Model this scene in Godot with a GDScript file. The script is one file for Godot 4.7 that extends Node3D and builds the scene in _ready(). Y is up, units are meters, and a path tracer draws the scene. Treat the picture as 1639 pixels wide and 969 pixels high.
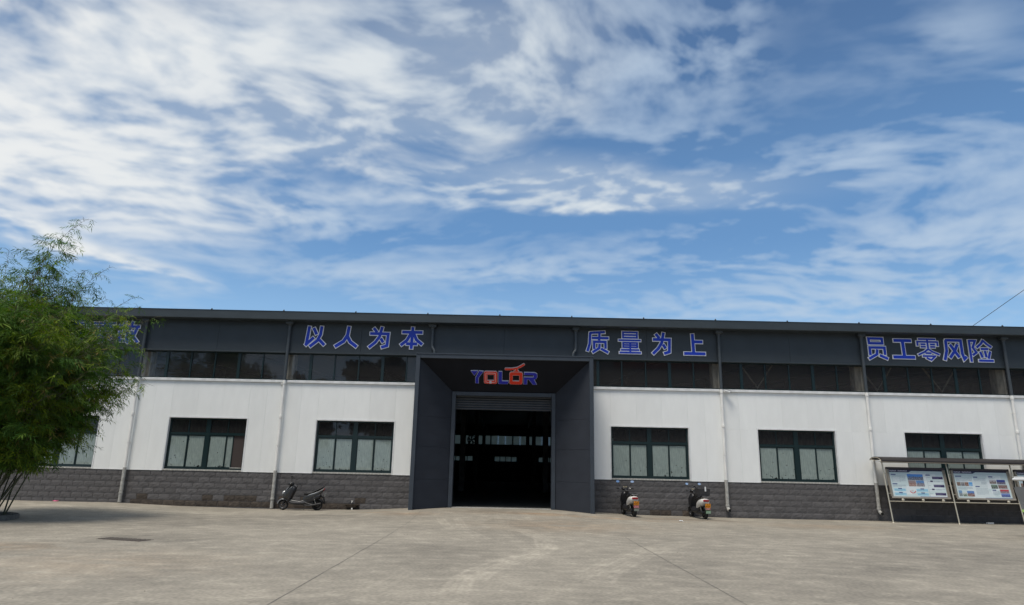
extends Node3D

# ---------------------------------------------------------------- helpers
var M := {}
var taken := {}
var rng := RandomNumberGenerator.new()

func numbered(called: String) -> String:
	var n: int = taken.get(called, 0)
	taken[called] = n + 1
	return called if n == 0 else "%s_%03d" % [called, n]

func ns() -> SurfaceTool:
	var st := SurfaceTool.new()
	st.begin(Mesh.PRIMITIVE_TRIANGLES)
	return st

func vert(st: SurfaceTool, p: Vector3, n: Vector3, uv := Vector2.ZERO) -> void:
	st.set_normal(n)
	st.set_uv(uv)
	st.add_vertex(p)

# corners counter-clockwise as seen from the front
func quad(st: SurfaceTool, a: Vector3, b: Vector3, c: Vector3, d: Vector3, ua := Vector2(0, 1), ub := Vector2(1, 1), uc := Vector2(1, 0), ud := Vector2(0, 0)) -> void:
	var n := (c - a).cross(d - b).normalized()
	vert(st, a, n, ua); vert(st, c, n, uc); vert(st, b, n, ub)
	vert(st, a, n, ua); vert(st, d, n, ud); vert(st, c, n, uc)

func tri(st: SurfaceTool, a: Vector3, b: Vector3, c: Vector3) -> void:
	var n := (b - a).cross(c - a).normalized()
	vert(st, a, n); vert(st, c, n); vert(st, b, n)

func box(st: SurfaceTool, lo: Vector3, hi: Vector3) -> void:
	var p := func(i: int, j: int, k: int) -> Vector3: return Vector3(hi.x if i else lo.x, hi.y if j else lo.y, hi.z if k else lo.z)
	quad(st, p.call(0, 0, 1), p.call(1, 0, 1), p.call(1, 1, 1), p.call(0, 1, 1))
	quad(st, p.call(1, 0, 0), p.call(0, 0, 0), p.call(0, 1, 0), p.call(1, 1, 0))
	quad(st, p.call(1, 0, 1), p.call(1, 0, 0), p.call(1, 1, 0), p.call(1, 1, 1))
	quad(st, p.call(0, 0, 0), p.call(0, 0, 1), p.call(0, 1, 1), p.call(0, 1, 0))
	quad(st, p.call(0, 1, 1), p.call(1, 1, 1), p.call(1, 1, 0), p.call(0, 1, 0))
	quad(st, p.call(0, 0, 0), p.call(1, 0, 0), p.call(1, 0, 1), p.call(0, 0, 1))

# a box with chamfered edges; front jitter moves the corners of its +z face
func cbox(st: SurfaceTool, lo: Vector3, hi: Vector3, ch: float) -> void:
	var c := (lo + hi) / 2.0
	var h := (hi - lo) / 2.0
	var k := h - Vector3(ch, ch, ch)
	for ax in 3:
		for s in [-1.0, 1.0]:
			var u := (ax + 1) % 3
			var w := (ax + 2) % 3
			var q := []
			for e in [[-1, -1], [1, -1], [1, 1], [-1, 1]]:
				var v := Vector3.ZERO
				v[ax] = h[ax] * s
				v[u] = k[u] * e[0]
				v[w] = k[w] * e[1]
				q.append(c + v)
			if s > 0:
				quad(st, q[0], q[1], q[2], q[3])
			else:
				quad(st, q[3], q[2], q[1], q[0])
	for ax in 3:
		var u := (ax + 1) % 3
		var w := (ax + 2) % 3
		for su in [-1.0, 1.0]:
			for sw in [-1.0, 1.0]:
				var q := []
				for e in [[-1, 0], [1, 0], [1, 1], [-1, 1]]:
					var v := Vector3.ZERO
					v[ax] = k[ax] * e[0]
					v[u] = (h[u] if e[1] == 0 else k[u]) * su
					v[w] = (k[w] if e[1] == 0 else h[w]) * sw
					q.append(c + v)
				if su * sw > 0:
					quad(st, q[0], q[1], q[2], q[3])
				else:
					quad(st, q[3], q[2], q[1], q[0])
	for sx in [-1.0, 1.0]:
		for sy in [-1.0, 1.0]:
			for sz in [-1.0, 1.0]:
				var a := c + Vector3(h.x * sx, k.y * sy, k.z * sz)
				var b := c + Vector3(k.x * sx, h.y * sy, k.z * sz)
				var d := c + Vector3(k.x * sx, k.y * sy, h.z * sz)
				if sx * sy * sz > 0:
					tri(st, a, b, d)
				else:
					tri(st, d, b, a)

# smooth skin over closed rings of equal size
func skin(st: SurfaceTool, rings: Array, caps := true) -> void:
	var n := rings.size()
	var m: int = rings[0].size()
	var norms := []
	for i in n:
		var row: Array = rings[i]
		var mid := Vector3.ZERO
		for p in row:
			mid += p
		mid /= m
		var nr := []
		for j in m:
			var du: Vector3 = row[(j + 1) % m] - row[(j + m - 1) % m]
			var dv: Vector3 = rings[mini(i + 1, n - 1)][j] - rings[maxi(i - 1, 0)][j]
			var nn := du.cross(dv)
			if nn.length() < 1e-9:
				nn = row[j] - mid
			nn = nn.normalized()
			if nn.dot(row[j] - mid) < 0:
				nn = -nn
			nr.append(nn)
		norms.append(nr)
	for i in n - 1:
		for j in m:
			var k := (j + 1) % m
			var ids := [[i, j], [i, k], [i + 1, k], [i, j], [i + 1, k], [i + 1, j]]
			var a: Vector3 = rings[i][j]
			var g := (rings[i][k] - a).cross(rings[i + 1][k] - a) as Vector3
			if g.dot(norms[i][j] + norms[i + 1][k]) > 0:
				ids = [[i, j], [i + 1, k], [i, k], [i, j], [i + 1, j], [i + 1, k]]
			for e in ids:
				vert(st, rings[e[0]][e[1]], norms[e[0]][e[1]], Vector2(float(e[1]) / m, float(e[0]) / n))
	if caps:
		for e in [0, n - 1]:
			var mid := Vector3.ZERO
			for p in rings[e]:
				mid += p
			mid /= m
			var inner := Vector3.ZERO
			for p in rings[1 if e == 0 else n - 2]:
				inner += p
			inner /= m
			for j in m:
				var a: Vector3 = rings[e][j]
				var b: Vector3 = rings[e][(j + 1) % m]
				if (a - mid).cross(b - mid).dot(mid - inner) > 0:
					tri(st, mid, a, b)
				else:
					tri(st, mid, b, a)

func tube(st: SurfaceTool, pts: Array, r, sides := 10, caps := true) -> void:
	var rings := []
	var prev := Vector3.ZERO
	for i in pts.size():
		var t: Vector3 = (pts[mini(i + 1, pts.size() - 1)] - pts[maxi(i - 1, 0)]).normalized()
		var side := prev - t * prev.dot(t)
		if side.length() < 0.01:
			side = t.cross(Vector3.UP if absf(t.y) < 0.9 else Vector3.RIGHT)
		side = side.normalized()
		prev = side
		var up := t.cross(side)
		var rr: float = r[i] if r is Array else r
		var ring := []
		for j in sides:
			var a := TAU * j / sides
			ring.append(pts[i] + side * cos(a) * rr + up * sin(a) * rr)
		rings.append(ring)
	skin(st, rings, caps)

# profile of [along, radius] turned about an axis
func lathe(st: SurfaceTool, at: Vector3, axis: Vector3, prof: Array, sides := 24, caps := true) -> void:
	var s := axis.cross(Vector3.UP if absf(axis.y) < 0.9 else Vector3.RIGHT).normalized()
	var u := axis.cross(s)
	var rings := []
	for e in prof:
		var ring := []
		for j in sides:
			var a := TAU * j / sides
			ring.append(at + axis * e[0] + (s * cos(a) + u * sin(a)) * e[1])
		rings.append(ring)
	skin(st, rings, caps)

# ring of a rounded box across x; p makes it squarer
func ring_x(x: float, y: float, hy: float, hz: float, p := 2.6, z := 0.0, m := 18, lean := 0.0) -> Array:
	var out := []
	for j in m:
		var a := TAU * j / m
		var c := cos(a)
		var s := sin(a)
		var dy := signf(s) * pow(absf(s), 2.0 / p) * hy
		out.append(Vector3(x + lean * dy, y + dy, z + signf(c) * pow(absf(c), 2.0 / p) * hz))
	return out

func extrude(st: SurfaceTool, poly: PackedVector2Array, z0: float, z1: float) -> void:
	if Geometry2D.is_polygon_clockwise(poly):
		poly = poly.duplicate()
		poly.reverse()
	var t := Geometry2D.triangulate_polygon(poly)
	for i in range(0, t.size(), 3):
		var a := poly[t[i]]
		var b := poly[t[i + 1]]
		var c := poly[t[i + 2]]
		if (b - a).cross(c - a) < 0:
			var s := b
			b = c
			c = s
		tri(st, Vector3(a.x, a.y, z1), Vector3(b.x, b.y, z1), Vector3(c.x, c.y, z1))
	for i in poly.size():
		var a := poly[i]
		var b := poly[(i + 1) % poly.size()]
		quad(st, Vector3(a.x, a.y, z0), Vector3(b.x, b.y, z0), Vector3(b.x, b.y, z1), Vector3(a.x, a.y, z1))

func put(called: String, what, material: Material, parent: Node3D, at := Vector3.ZERO) -> MeshInstance3D:
	var o := MeshInstance3D.new()
	o.name = called
	o.mesh = what.commit() if what is SurfaceTool else what
	o.material_override = null
	if o.mesh.get_surface_count():
		o.set_surface_override_material(0, material)
	o.position = at
	parent.add_child(o, true)
	return o

func thing(called: String, label: String, category: String, at := Vector3.ZERO, turn := 0.0, group := "") -> Node3D:
	var o := Node3D.new()
	o.name = numbered(called)
	add_child(o)
	o.position = at
	o.rotation.y = turn
	o.set_meta("label", label)
	o.set_meta("category", category)
	if group:
		o.set_meta("group", group)
	return o

func setting(called: String, what, material: Material) -> MeshInstance3D:
	var o := put(numbered(called), what, material, self)
	o.set_meta("kind", "structure")
	return o

func lin(r: float, g: float, b: float) -> Color:
	return Color(r, g, b).linear_to_srgb()

func noise(freq: float, octaves := 4, sd := 1, kind := FastNoiseLite.TYPE_SIMPLEX_SMOOTH) -> FastNoiseLite:
	var f := FastNoiseLite.new()
	f.noise_type = kind
	f.seed = sd
	f.frequency = freq
	f.fractal_type = FastNoiseLite.FRACTAL_FBM
	f.fractal_octaves = octaves
	return f

func noise_tex(freq: float, lo: float, hi: float, sd := 1, octaves := 4, side := 256) -> NoiseTexture2D:
	var t := NoiseTexture2D.new()
	t.width = side
	t.height = side
	t.seamless = true
	t.noise = noise(freq, octaves, sd)
	var g := Gradient.new()
	g.set_color(0, Color(lo, lo, lo))
	g.set_color(1, Color(hi, hi, hi))
	t.color_ramp = g
	return t

func mat(called: String, c: Color, rough := 0.6, metal := 0.0) -> StandardMaterial3D:
	var m := StandardMaterial3D.new()
	m.resource_name = called
	m.albedo_color = c
	m.roughness = rough
	m.metallic = metal
	M[called] = m
	return m

func worn(m: StandardMaterial3D, tex: Texture2D, scale: Vector3, bump: Texture2D = null, depth := 0.1) -> StandardMaterial3D:
	m.albedo_texture = tex
	m.uv1_triplanar = true
	m.uv1_world_triplanar = true
	m.uv1_scale = scale
	if bump:
		m.heightmap_enabled = true
		m.heightmap_texture = bump
		m.heightmap_scale = depth
	return m

func glass(called: String, c: Color, alpha: float) -> StandardMaterial3D:
	var m := mat(called, Color(c.r, c.g, c.b, alpha), 0.02)
	m.transparency = BaseMaterial3D.TRANSPARENCY_ALPHA
	return m

# height of the yard: it rises a little to the door sill and dips beside the scooters
func gh(x: float, z: float) -> float:
	var door := 0.15 * exp(-pow(absf((x + 2.95) / 4.3), 4.0)) * (1.0 if z < 1.5 else exp(-pow((z - 1.5) / 3.0, 2.0)))
	var near := exp(-pow(maxf(z, 0.0) / 5.0, 2.0))
	var west := 0.07 * smoothstep(-15.5, -18.5, x) * near
	var dip := -0.05 * exp(-pow((x + 12.0) / 3.0, 2.0)) * near
	var east := -0.03 * smoothstep(3.0, 7.0, x) * near
	return door + west + dip + east

# ---------------------------------------------------------------- sky
const CLOUDS := [[-3.5, 32.2, 8.5, 4.2, 0, 0.85], [9.0, 23.4, 9.0, 1.9, -3, 0.80], [-24.0, 31.0, 9.0, 4.0, 0, 0.60], [14.0, 34.0, 16.0, 4.0, 0, 0.30], [24.0, 24.0, 14.0, 2.5, -6, 0.28], [-36.9, 25.7, 12.6, 6.9, 0, 1.00], [-37.2, 19.3, 10.2, 2.3, 0, 0.75], [-30.0, 22.6, 8.7, 2.2, -5, 0.60], [-11.1, 33.5, 15.7, 5.5, 12, 1.00], [-21.5, 27.7, 11.8, 2.6, -12, 0.75], [-10.1, 29.0, 7.4, 1.7, 5, 0.60], [1.7, 24.1, 9.8, 1.7, -5, 1.05], [15.4, 22.2, 9.2, 1.6, -3, 0.72],
	[-35.1, 15.9, 9.8, 0.5, -9, 0.60], [-33.1, 15.3, 8.7, 0.5, -7, 0.60], [-30.4, 14.0, 6.6, 0.4, -3, 0.45], [-27.2, 12.7, 2.2, 1.3, -30, 0.35], [-23.7, 21.0, 15.8, 1.9, -3, 0.35], [-18.6, 20.3, 10.2, 0.9, -6, 0.35], [33.5, 20.8, 13.2, 5.3, 0, 0.42], [19.6, 20.4, 13.1, 1.4, 12, 0.40], [33.2, 17.7, 7.9, 1.2, -3, 0.50],
	[31.4, 24.4, 8.5, 1.1, 8, 0.35], [9.3, 35.4, 13.6, 3.2, 0, 0.42], [14.8, 27.6, 8.8, 1.5, -6, 0.42], [16.1, 32.5, 6.6, 1.8, 0, 0.30], [21.2, 34.5, 2.6, 2.2, 0, 0.30], [39.1, 31.0, 2.2, 1.5, 0, 0.40], [-5.4, 17.0, 14.3, 0.6, 2, 0.45], [7.3, 16.5, 16.4, 1.2, 2, 0.45], [29.4, 14.5, 15.9, 2.3, 2, 0.42],
	[-5.3, 13.9, 7.1, 0.7, -2, 0.35], [17.7, 13.5, 20.9, 0.8, 0, 0.40], [-7.0, 24.5, 3.4, 1.3, 0, 0.40], [-14.6, 22.8, 16.1, 1.3, 3, 0.25], [-10.5, 26.4, 5.1, 1.1, 0, -0.60], [-25.3, 22.0, 5.2, 0.7, 5, -0.55], [-16.9, 24.0, 3.7, 0.6, 0, -0.40], [27.9, 34.1, 5.3, 2.5, 0, -0.45], [17.9, 25.6, 5.8, 0.7, 8, -0.40],
	[3.3, 28.1, 7.0, 0.8, 0, -0.35], [7.3, 20.9, 11.1, 0.6, -3, -0.45], [-29.1, 31.5, 2.8, 2.1, 0, -0.30], [-19.4, 13.6, 9.8, 1.1, 0, -0.40], [0.1, 14.8, 6.1, 1.6, 0, -0.30], [28.6, 27.3, 7.3, 1.3, 0, -0.30], [10.4, 31.6, 9.2, 1.2, 0, -0.15]]
const EXPOSURE := 1.84
var sun_from := Vector3(-0.2, 0.91, 0.33).normalized()
var n_warp: FastNoiseLite
var n_streak: FastNoiseLite
var n_lump: FastNoiseLite
var n_fine: FastNoiseLite
var cover := [PackedFloat32Array(), PackedFloat32Array()]   # thick cloud and thin veil, in steps of 0.4 degrees
const COVER_W := 400
const COVER_H := 130

func lay_clouds() -> void:
	for k in 2:
		cover[k].resize(COVER_W * COVER_H)
	for b in CLOUDS:
		var c := cos(deg_to_rad(b[4]))
		var s := sin(deg_to_rad(b[4]))
		for y in COVER_H:
			var dy: float = y * 0.4 - b[1]
			if absf(dy) > 2.6 * (b[3] + absf(s) * b[2]):
				continue
			for x in COVER_W:
				var dx: float = x * 0.4 - 80.0 - b[0]
				var ex: float = (dx * c + dy * s) / b[2]
				var ey: float = (-dx * s + dy * c) / b[3]
				var rr := ex * ex + ey * ey
				if rr < 7.0:
					var v: float = b[5] * exp(-0.5 * rr * (1.0 + 0.2 * rr))
					var i := y * COVER_W + x
					if b[5] > 0.58:
						cover[0][i] += v
					elif b[5] > 0.0:
						cover[1][i] += v
					else:
						cover[0][i] += v * 1.3
						cover[1][i] += v * 0.9

func covered(k: int, az: float, el: float) -> float:
	var fx := clampf((az + 80.0) / 0.4, 0.0, COVER_W - 1.01)
	var fy := clampf(el / 0.4, 0.0, COVER_H - 1.01)
	var x := int(fx)
	var y := int(fy)
	var g: PackedFloat32Array = cover[k]
	var i := y * COVER_W + x
	return lerpf(lerpf(g[i], g[i + 1], fx - x), lerpf(g[i + COVER_W], g[i + COVER_W + 1], fx - x), fy - y)

func sky_at(az: float, el: float) -> Vector3:   # degrees; linear light
	var ce := cos(deg_to_rad(el))
	var d := Vector3(sin(deg_to_rad(az)) * ce, sin(deg_to_rad(el)), -cos(deg_to_rad(az)) * ce)
	# clear air: pale at the horizon, deep blue higher up
	var air := Vector3(0.32, 0.56, 0.85).lerp(Vector3(0.128, 0.295, 0.575), smoothstep(7.0, 20.0, el)).lerp(Vector3(0.062, 0.148, 0.328), smoothstep(16.0, 38.0, el))
	# cloud sheet, laid out on a plane overhead
	var p := Vector2(d.x, d.z) / (maxf(d.y, 0.0) + 0.10)
	var wx := n_warp.get_noise_2d(p.x * 12.0, p.y * 12.0)
	var wy := n_warp.get_noise_2d(p.x * 12.0 + 71.0, p.y * 12.0 + 37.0)
	var q := p + Vector2(wx, wy) * 0.20
	var s := Vector2(q.x * 0.985 + q.y * 0.17, -q.x * 0.17 + q.y * 0.985)
	var streak := n_streak.get_noise_2d(s.x * 8.0, s.y * 40.0)
	var lump := n_lump.get_noise_2d(q.x * 24.0 + 9.0, q.y * 32.0)
	var fine := n_fine.get_noise_2d(q.x * 120.0, q.y * 165.0)
	var thick := 0.0
	var veil := 0.20
	if absf(az) < 78.0 and el < 50.0:
		var ja := az + wx * 3.0 + lump * 2.6 + fine * 1.1
		var je := el + wy * 0.8 + streak * 0.5 + lump * 0.7 + fine * 0.35
		var edge := smoothstep(78.0, 55.0, absf(az)) * smoothstep(50.0, 42.0, el)
		thick = lerpf(0.35, covered(0, ja, je) * 0.92, edge)
		veil = lerpf(0.30, 0.20 + covered(1, ja, je), edge)
	else:
		thick = 0.35
		veil = 0.30
	thick += 0.35 * smoothstep(40.0, 62.0, el) + 0.5 * wx * smoothstep(40.0, 70.0, maxf(absf(az), el))  # denser cloud overhead, out of view, added to whiten and lift the light
	# optical depth of the mottled sheet and of the cirrus veil above it
	var body := pow(clampf(thick, 0.0, 1.3), 1.4)
	var tau := maxf(body * (0.88 + lump * 1.2 + fine * 1.15 + streak * 0.75 + 0.55 * clampf((-az - 12.0) / 24.0, 0.0, 1.0)), 0.32 * body)
	var dense := 1.0 - exp(-1.15 * tau)
	var tau_thin := maxf(veil * (0.50 + streak * 1.25 + fine * 0.95 + lump * 0.7), 0.05)
	var thin := 1.0 - exp(-1.05 * tau_thin)
	var west := clampf((-az - 5.0) / 35.0, 0.0, 1.0)
	var shade := clampf(0.55 + lump * 0.55 + fine * 0.75 + 0.25 * west, 0.0, 1.0)
	var cloud := Vector3(0.48, 0.575, 0.69).lerp(Vector3(0.72, 0.775, 0.81).lerp(Vector3(0.85, 0.865, 0.865), west), shade)
	var c := air.lerp(Vector3(0.50, 0.615, 0.755), thin).lerp(cloud, dense)
	# thin bright veil round the sun
	var ang := rad_to_deg(acos(clampf(d.dot(sun_from), -1.0, 1.0)))
	c += Vector3(1.0, 0.98, 0.94) * (2.2 * exp(-pow(ang / 11.0, 2.0)) + 0.5 * exp(-pow(ang / 26.0, 2.0)))
	return c / EXPOSURE

func make_sky() -> ImageTexture:
	n_warp = noise(0.05, 3, 11)
	n_streak = noise(0.05, 5, 23)
	n_lump = noise(0.05, 5, 5)
	n_fine = noise(0.05, 5, 77)
	lay_clouds()
	var w := 512
	var h := 256
	var a := PackedFloat32Array()
	a.resize(w * h * 3)
	for y in h:
		var el := 90.0 - (y + 0.5) / h * 180.0
		for x in w:
			var c := Vector3(0.24, 0.23, 0.21)
			if el > -1.0:
				c = sky_at((x + 0.5) / w * 360.0 - 180.0, maxf(el, 0.3))
			var i := (y * w + x) * 3
			a[i] = c.x; a[i + 1] = c.y; a[i + 2] = c.z
	var im := Image.create_from_data(w, h, false, Image.FORMAT_RGBF, a.to_byte_array())
	im.resize(4096, 2048, Image.INTERPOLATE_BILINEAR)
	# the same function again, finer, where the camera looks
	var x0 := int((180.0 - 44.0) / 360.0 * 4096)
	var x1 := int((180.0 + 44.0) / 360.0 * 4096)
	var y0 := int((90.0 - 40.5) / 180.0 * 2048)
	var y1 := int((90.0 - 9.0) / 180.0 * 2048)
	var f := PackedFloat32Array()
	f.resize((x1 - x0) * (y1 - y0) * 3)
	var i := 0
	for y in range(y0, y1):
		var el := 90.0 - (y + 0.5) / 2048.0 * 180.0
		for x in range(x0, x1):
			var c := sky_at((x + 0.5) / 4096.0 * 360.0 - 180.0, el)
			f[i] = c.x; f[i + 1] = c.y; f[i + 2] = c.z
			i += 3
	var fi := Image.create_from_data(x1 - x0, y1 - y0, false, Image.FORMAT_RGBF, f.to_byte_array())
	im.blit_rect(fi, Rect2i(0, 0, x1 - x0, y1 - y0), Vector2i(x0, y0))
	# the panorama starts at -z: shift by half a turn
	var turned := Image.create(4096, 2048, false, Image.FORMAT_RGBF)
	turned.blit_rect(im, Rect2i(2048, 0, 2048, 2048), Vector2i(0, 0))
	turned.blit_rect(im, Rect2i(0, 0, 2048, 2048), Vector2i(2048, 0))
	return ImageTexture.create_from_image(turned)

func _ready() -> void:
	rng.seed = 4021
	var cam := Camera3D.new()
	cam.name = "camera"
	cam.keep_aspect = Camera3D.KEEP_HEIGHT
	cam.fov = 48.48
	cam.near = 0.1
	cam.far = 2000.0
	cam.transform = Transform3D(Basis(Vector3(0.99976604, 0.02029968, 0.00746871), Vector3(-0.02150602, 0.96981827, 0.24287858), Vector3(-0.00231293, -0.24298238, 0.97002794)), Vector3(-2.769, 1.6, 27.836))
	add_child(cam)
	cam.current = true
	var env := Environment.new()
	env.background_mode = Environment.BG_SKY
	var sky := Sky.new()
	var pano := PanoramaSkyMaterial.new()
	pano.panorama = make_sky()
	sky.sky_material = pano
	env.sky = sky
	env.tonemap_mode = Environment.TONE_MAPPER_LINEAR
	env.tonemap_exposure = EXPOSURE
	env.sdfgi_enabled = true
	env.ssao_enabled = true
	env.ssil_enabled = true
	var we := WorldEnvironment.new()
	we.name = "world_environment"
	we.environment = env
	add_child(we)
	var sun := DirectionalLight3D.new()
	sun.name = "sun"
	sun.light_energy = 0.5
	sun.light_color = Color(1.0, 0.965, 0.91)
	sun.light_angular_distance = 22.0
	sun.shadow_enabled = true
	add_child(sun)
	sun.look_at_from_position(sun_from * 50.0, Vector3.ZERO, Vector3.FORWARD)
	materials()
	make_ground()
	make_factory()
	make_opposite()
	make_signs()
	make_logo()
	make_bamboo()
	make_scooters()
	make_board()
	make_trike()
	make_small_things()

func materials() -> void:
	var soft := noise_tex(0.012, 0.90, 1.0, 3, 5)
	var grime := noise_tex(0.02, 0.72, 1.0, 8, 5)
	var grain := noise_tex(0.12, 0.3, 0.7, 4, 3)
	var streaky := noise_tex(0.03, 0.972, 1.0, 15, 5)
	for k in 3:
		var w := worn(mat("white_panel_%d" % k, lin(0.875, 0.888, 0.870) * [1.0, 0.992, 0.98][k], 0.5), streaky, Vector3(0.35, 0.10, 0.35), grain, 0.02)
		w.uv1_offset = Vector3(k * 0.37, k * 0.21, 0)
	worn(mat("white_trim", lin(0.82, 0.83, 0.83), 0.5), soft, Vector3(0.7, 0.7, 0.7))
	worn(mat("fascia", lin(0.036, 0.047, 0.057), 0.55), soft, Vector3(0.3, 0.3, 0.3), grain, 0.04)
	worn(mat("gutter", lin(0.038, 0.050, 0.058), 0.5), soft, Vector3(0.25, 0.6, 0.6))
	worn(mat("portal", lin(0.043, 0.049, 0.062), 0.65), soft, Vector3(0.4, 0.4, 0.4), grain, 0.06)
	M.portal.metallic_specular = 0.25
	worn(mat("portal_rim", lin(0.043, 0.055, 0.072), 0.45), soft, Vector3(0.4, 0.4, 0.4))
	worn(mat("shutter", lin(0.07, 0.08, 0.095), 0.45, 0.3), soft, Vector3(0.6, 0.6, 0.6))
	worn(mat("dark_pipe", lin(0.055, 0.066, 0.075), 0.45), soft, Vector3(1, 1, 1))
	worn(mat("white_pipe", lin(0.92, 0.91, 0.87), 0.4), soft, Vector3(2, 0.4, 2))
	worn(mat("old_pipe", lin(0.55, 0.54, 0.50), 0.5), grime, Vector3(1.5, 0.8, 1.5))
	worn(mat("mortar", lin(0.21, 0.205, 0.205), 0.95), grime, Vector3(0.8, 0.8, 0.8), grain, 0.2)
	var rough_face := noise_tex(0.05, 0.0, 1.0, 31, 5)
	for k in 5:
		var g: float = [1.0, 0.90, 1.08, 0.95, 1.14][k]
		worn(mat("block_%d" % k, lin(0.112 * g, 0.107 * g, 0.108 * g), 0.9), soft, Vector3(0.9, 0.9, 0.9), rough_face, 0.25)
	for k in 3:
		var g: float = [1.0, 0.85, 1.15][k]
		worn(mat("stained_block_%d" % k, lin(0.100 * g, 0.080 * g, 0.064 * g), 0.9), grime, Vector3(0.9, 0.9, 0.9), rough_face, 0.25)
	worn(mat("concrete_column", lin(0.55, 0.50, 0.40), 0.9), grime, Vector3(0.8, 0.3, 0.8))
	worn(mat("inner_wall", lin(0.22, 0.22, 0.21), 0.9), grime, Vector3(0.2, 0.2, 0.2))
	worn(mat("hall_floor", lin(0.13, 0.13, 0.12), 0.6), grime, Vector3(0.2, 0.2, 0.2))
	worn(mat("steel", lin(0.10, 0.11, 0.12), 0.5, 0.4), soft, Vector3(0.5, 0.5, 0.5))
	mat("window_frame", lin(0.006, 0.020, 0.022), 0.35)
	glass("tinted_glass", Color(0.26, 0.255, 0.255), 0.42)  # tinted; its grey is also lifted to stand in for reflected sky
	glass("clear_glass", Color(0.05, 0.07, 0.07), 0.12)
	var fm := worn(mat("window_film", lin(0.42, 0.51, 0.475), 0.7), noise_tex(0.035, 0.84, 1.0, 52, 5), Vector3(1.6, 0.35, 1.6))
	fm.backlight_enabled = true
	fm.backlight = Color(0.3, 0.3, 0.3)
	var fr := mat("frosted_pane", lin(0.45, 0.50, 0.48), 0.5)
	fr.backlight_enabled = true
	fr.backlight = Color(0.75, 0.78, 0.76)
	mat("insect_screen", lin(0.045, 0.033, 0.030), 0.8)
	mat("black_plastic", lin(0.012, 0.012, 0.013), 0.45)
	mat("rubber", lin(0.016, 0.016, 0.016), 0.85)
	mat("chrome", lin(0.7, 0.7, 0.7), 0.18, 1.0)
	mat("alloy", lin(0.14, 0.14, 0.145), 0.4, 0.6)
	mat("dull_metal", lin(0.35, 0.35, 0.34), 0.4, 0.8)
	mat("mirror", lin(0.9, 0.9, 0.92), 0.03, 1.0)
	mat("red_lens", lin(0.30, 0.012, 0.02), 0.15)
	mat("amber_lens", lin(0.5, 0.18, 0.02), 0.2)
	mat("clear_lens", lin(0.55, 0.57, 0.58), 0.12, 0.3)
	mat("stainless", lin(0.60, 0.55, 0.44), 0.4, 0.55)
	mat("stainless_dull", lin(0.40, 0.36, 0.30), 0.5, 0.5)
	mat("sign_blue", lin(0.005, 0.042, 0.50), 0.45)
	mat("sign_white", lin(0.92, 0.92, 0.94), 0.45)
	mat("logo_blue", lin(0.005, 0.016, 0.50), 0.4)
	mat("logo_red", lin(0.80, 0.034, 0.010), 0.4)
	mat("logo_edge", lin(0.78, 0.62, 0.66), 0.45)
	mat("logo_blue_edge", lin(0.62, 0.66, 0.84), 0.45)

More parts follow.
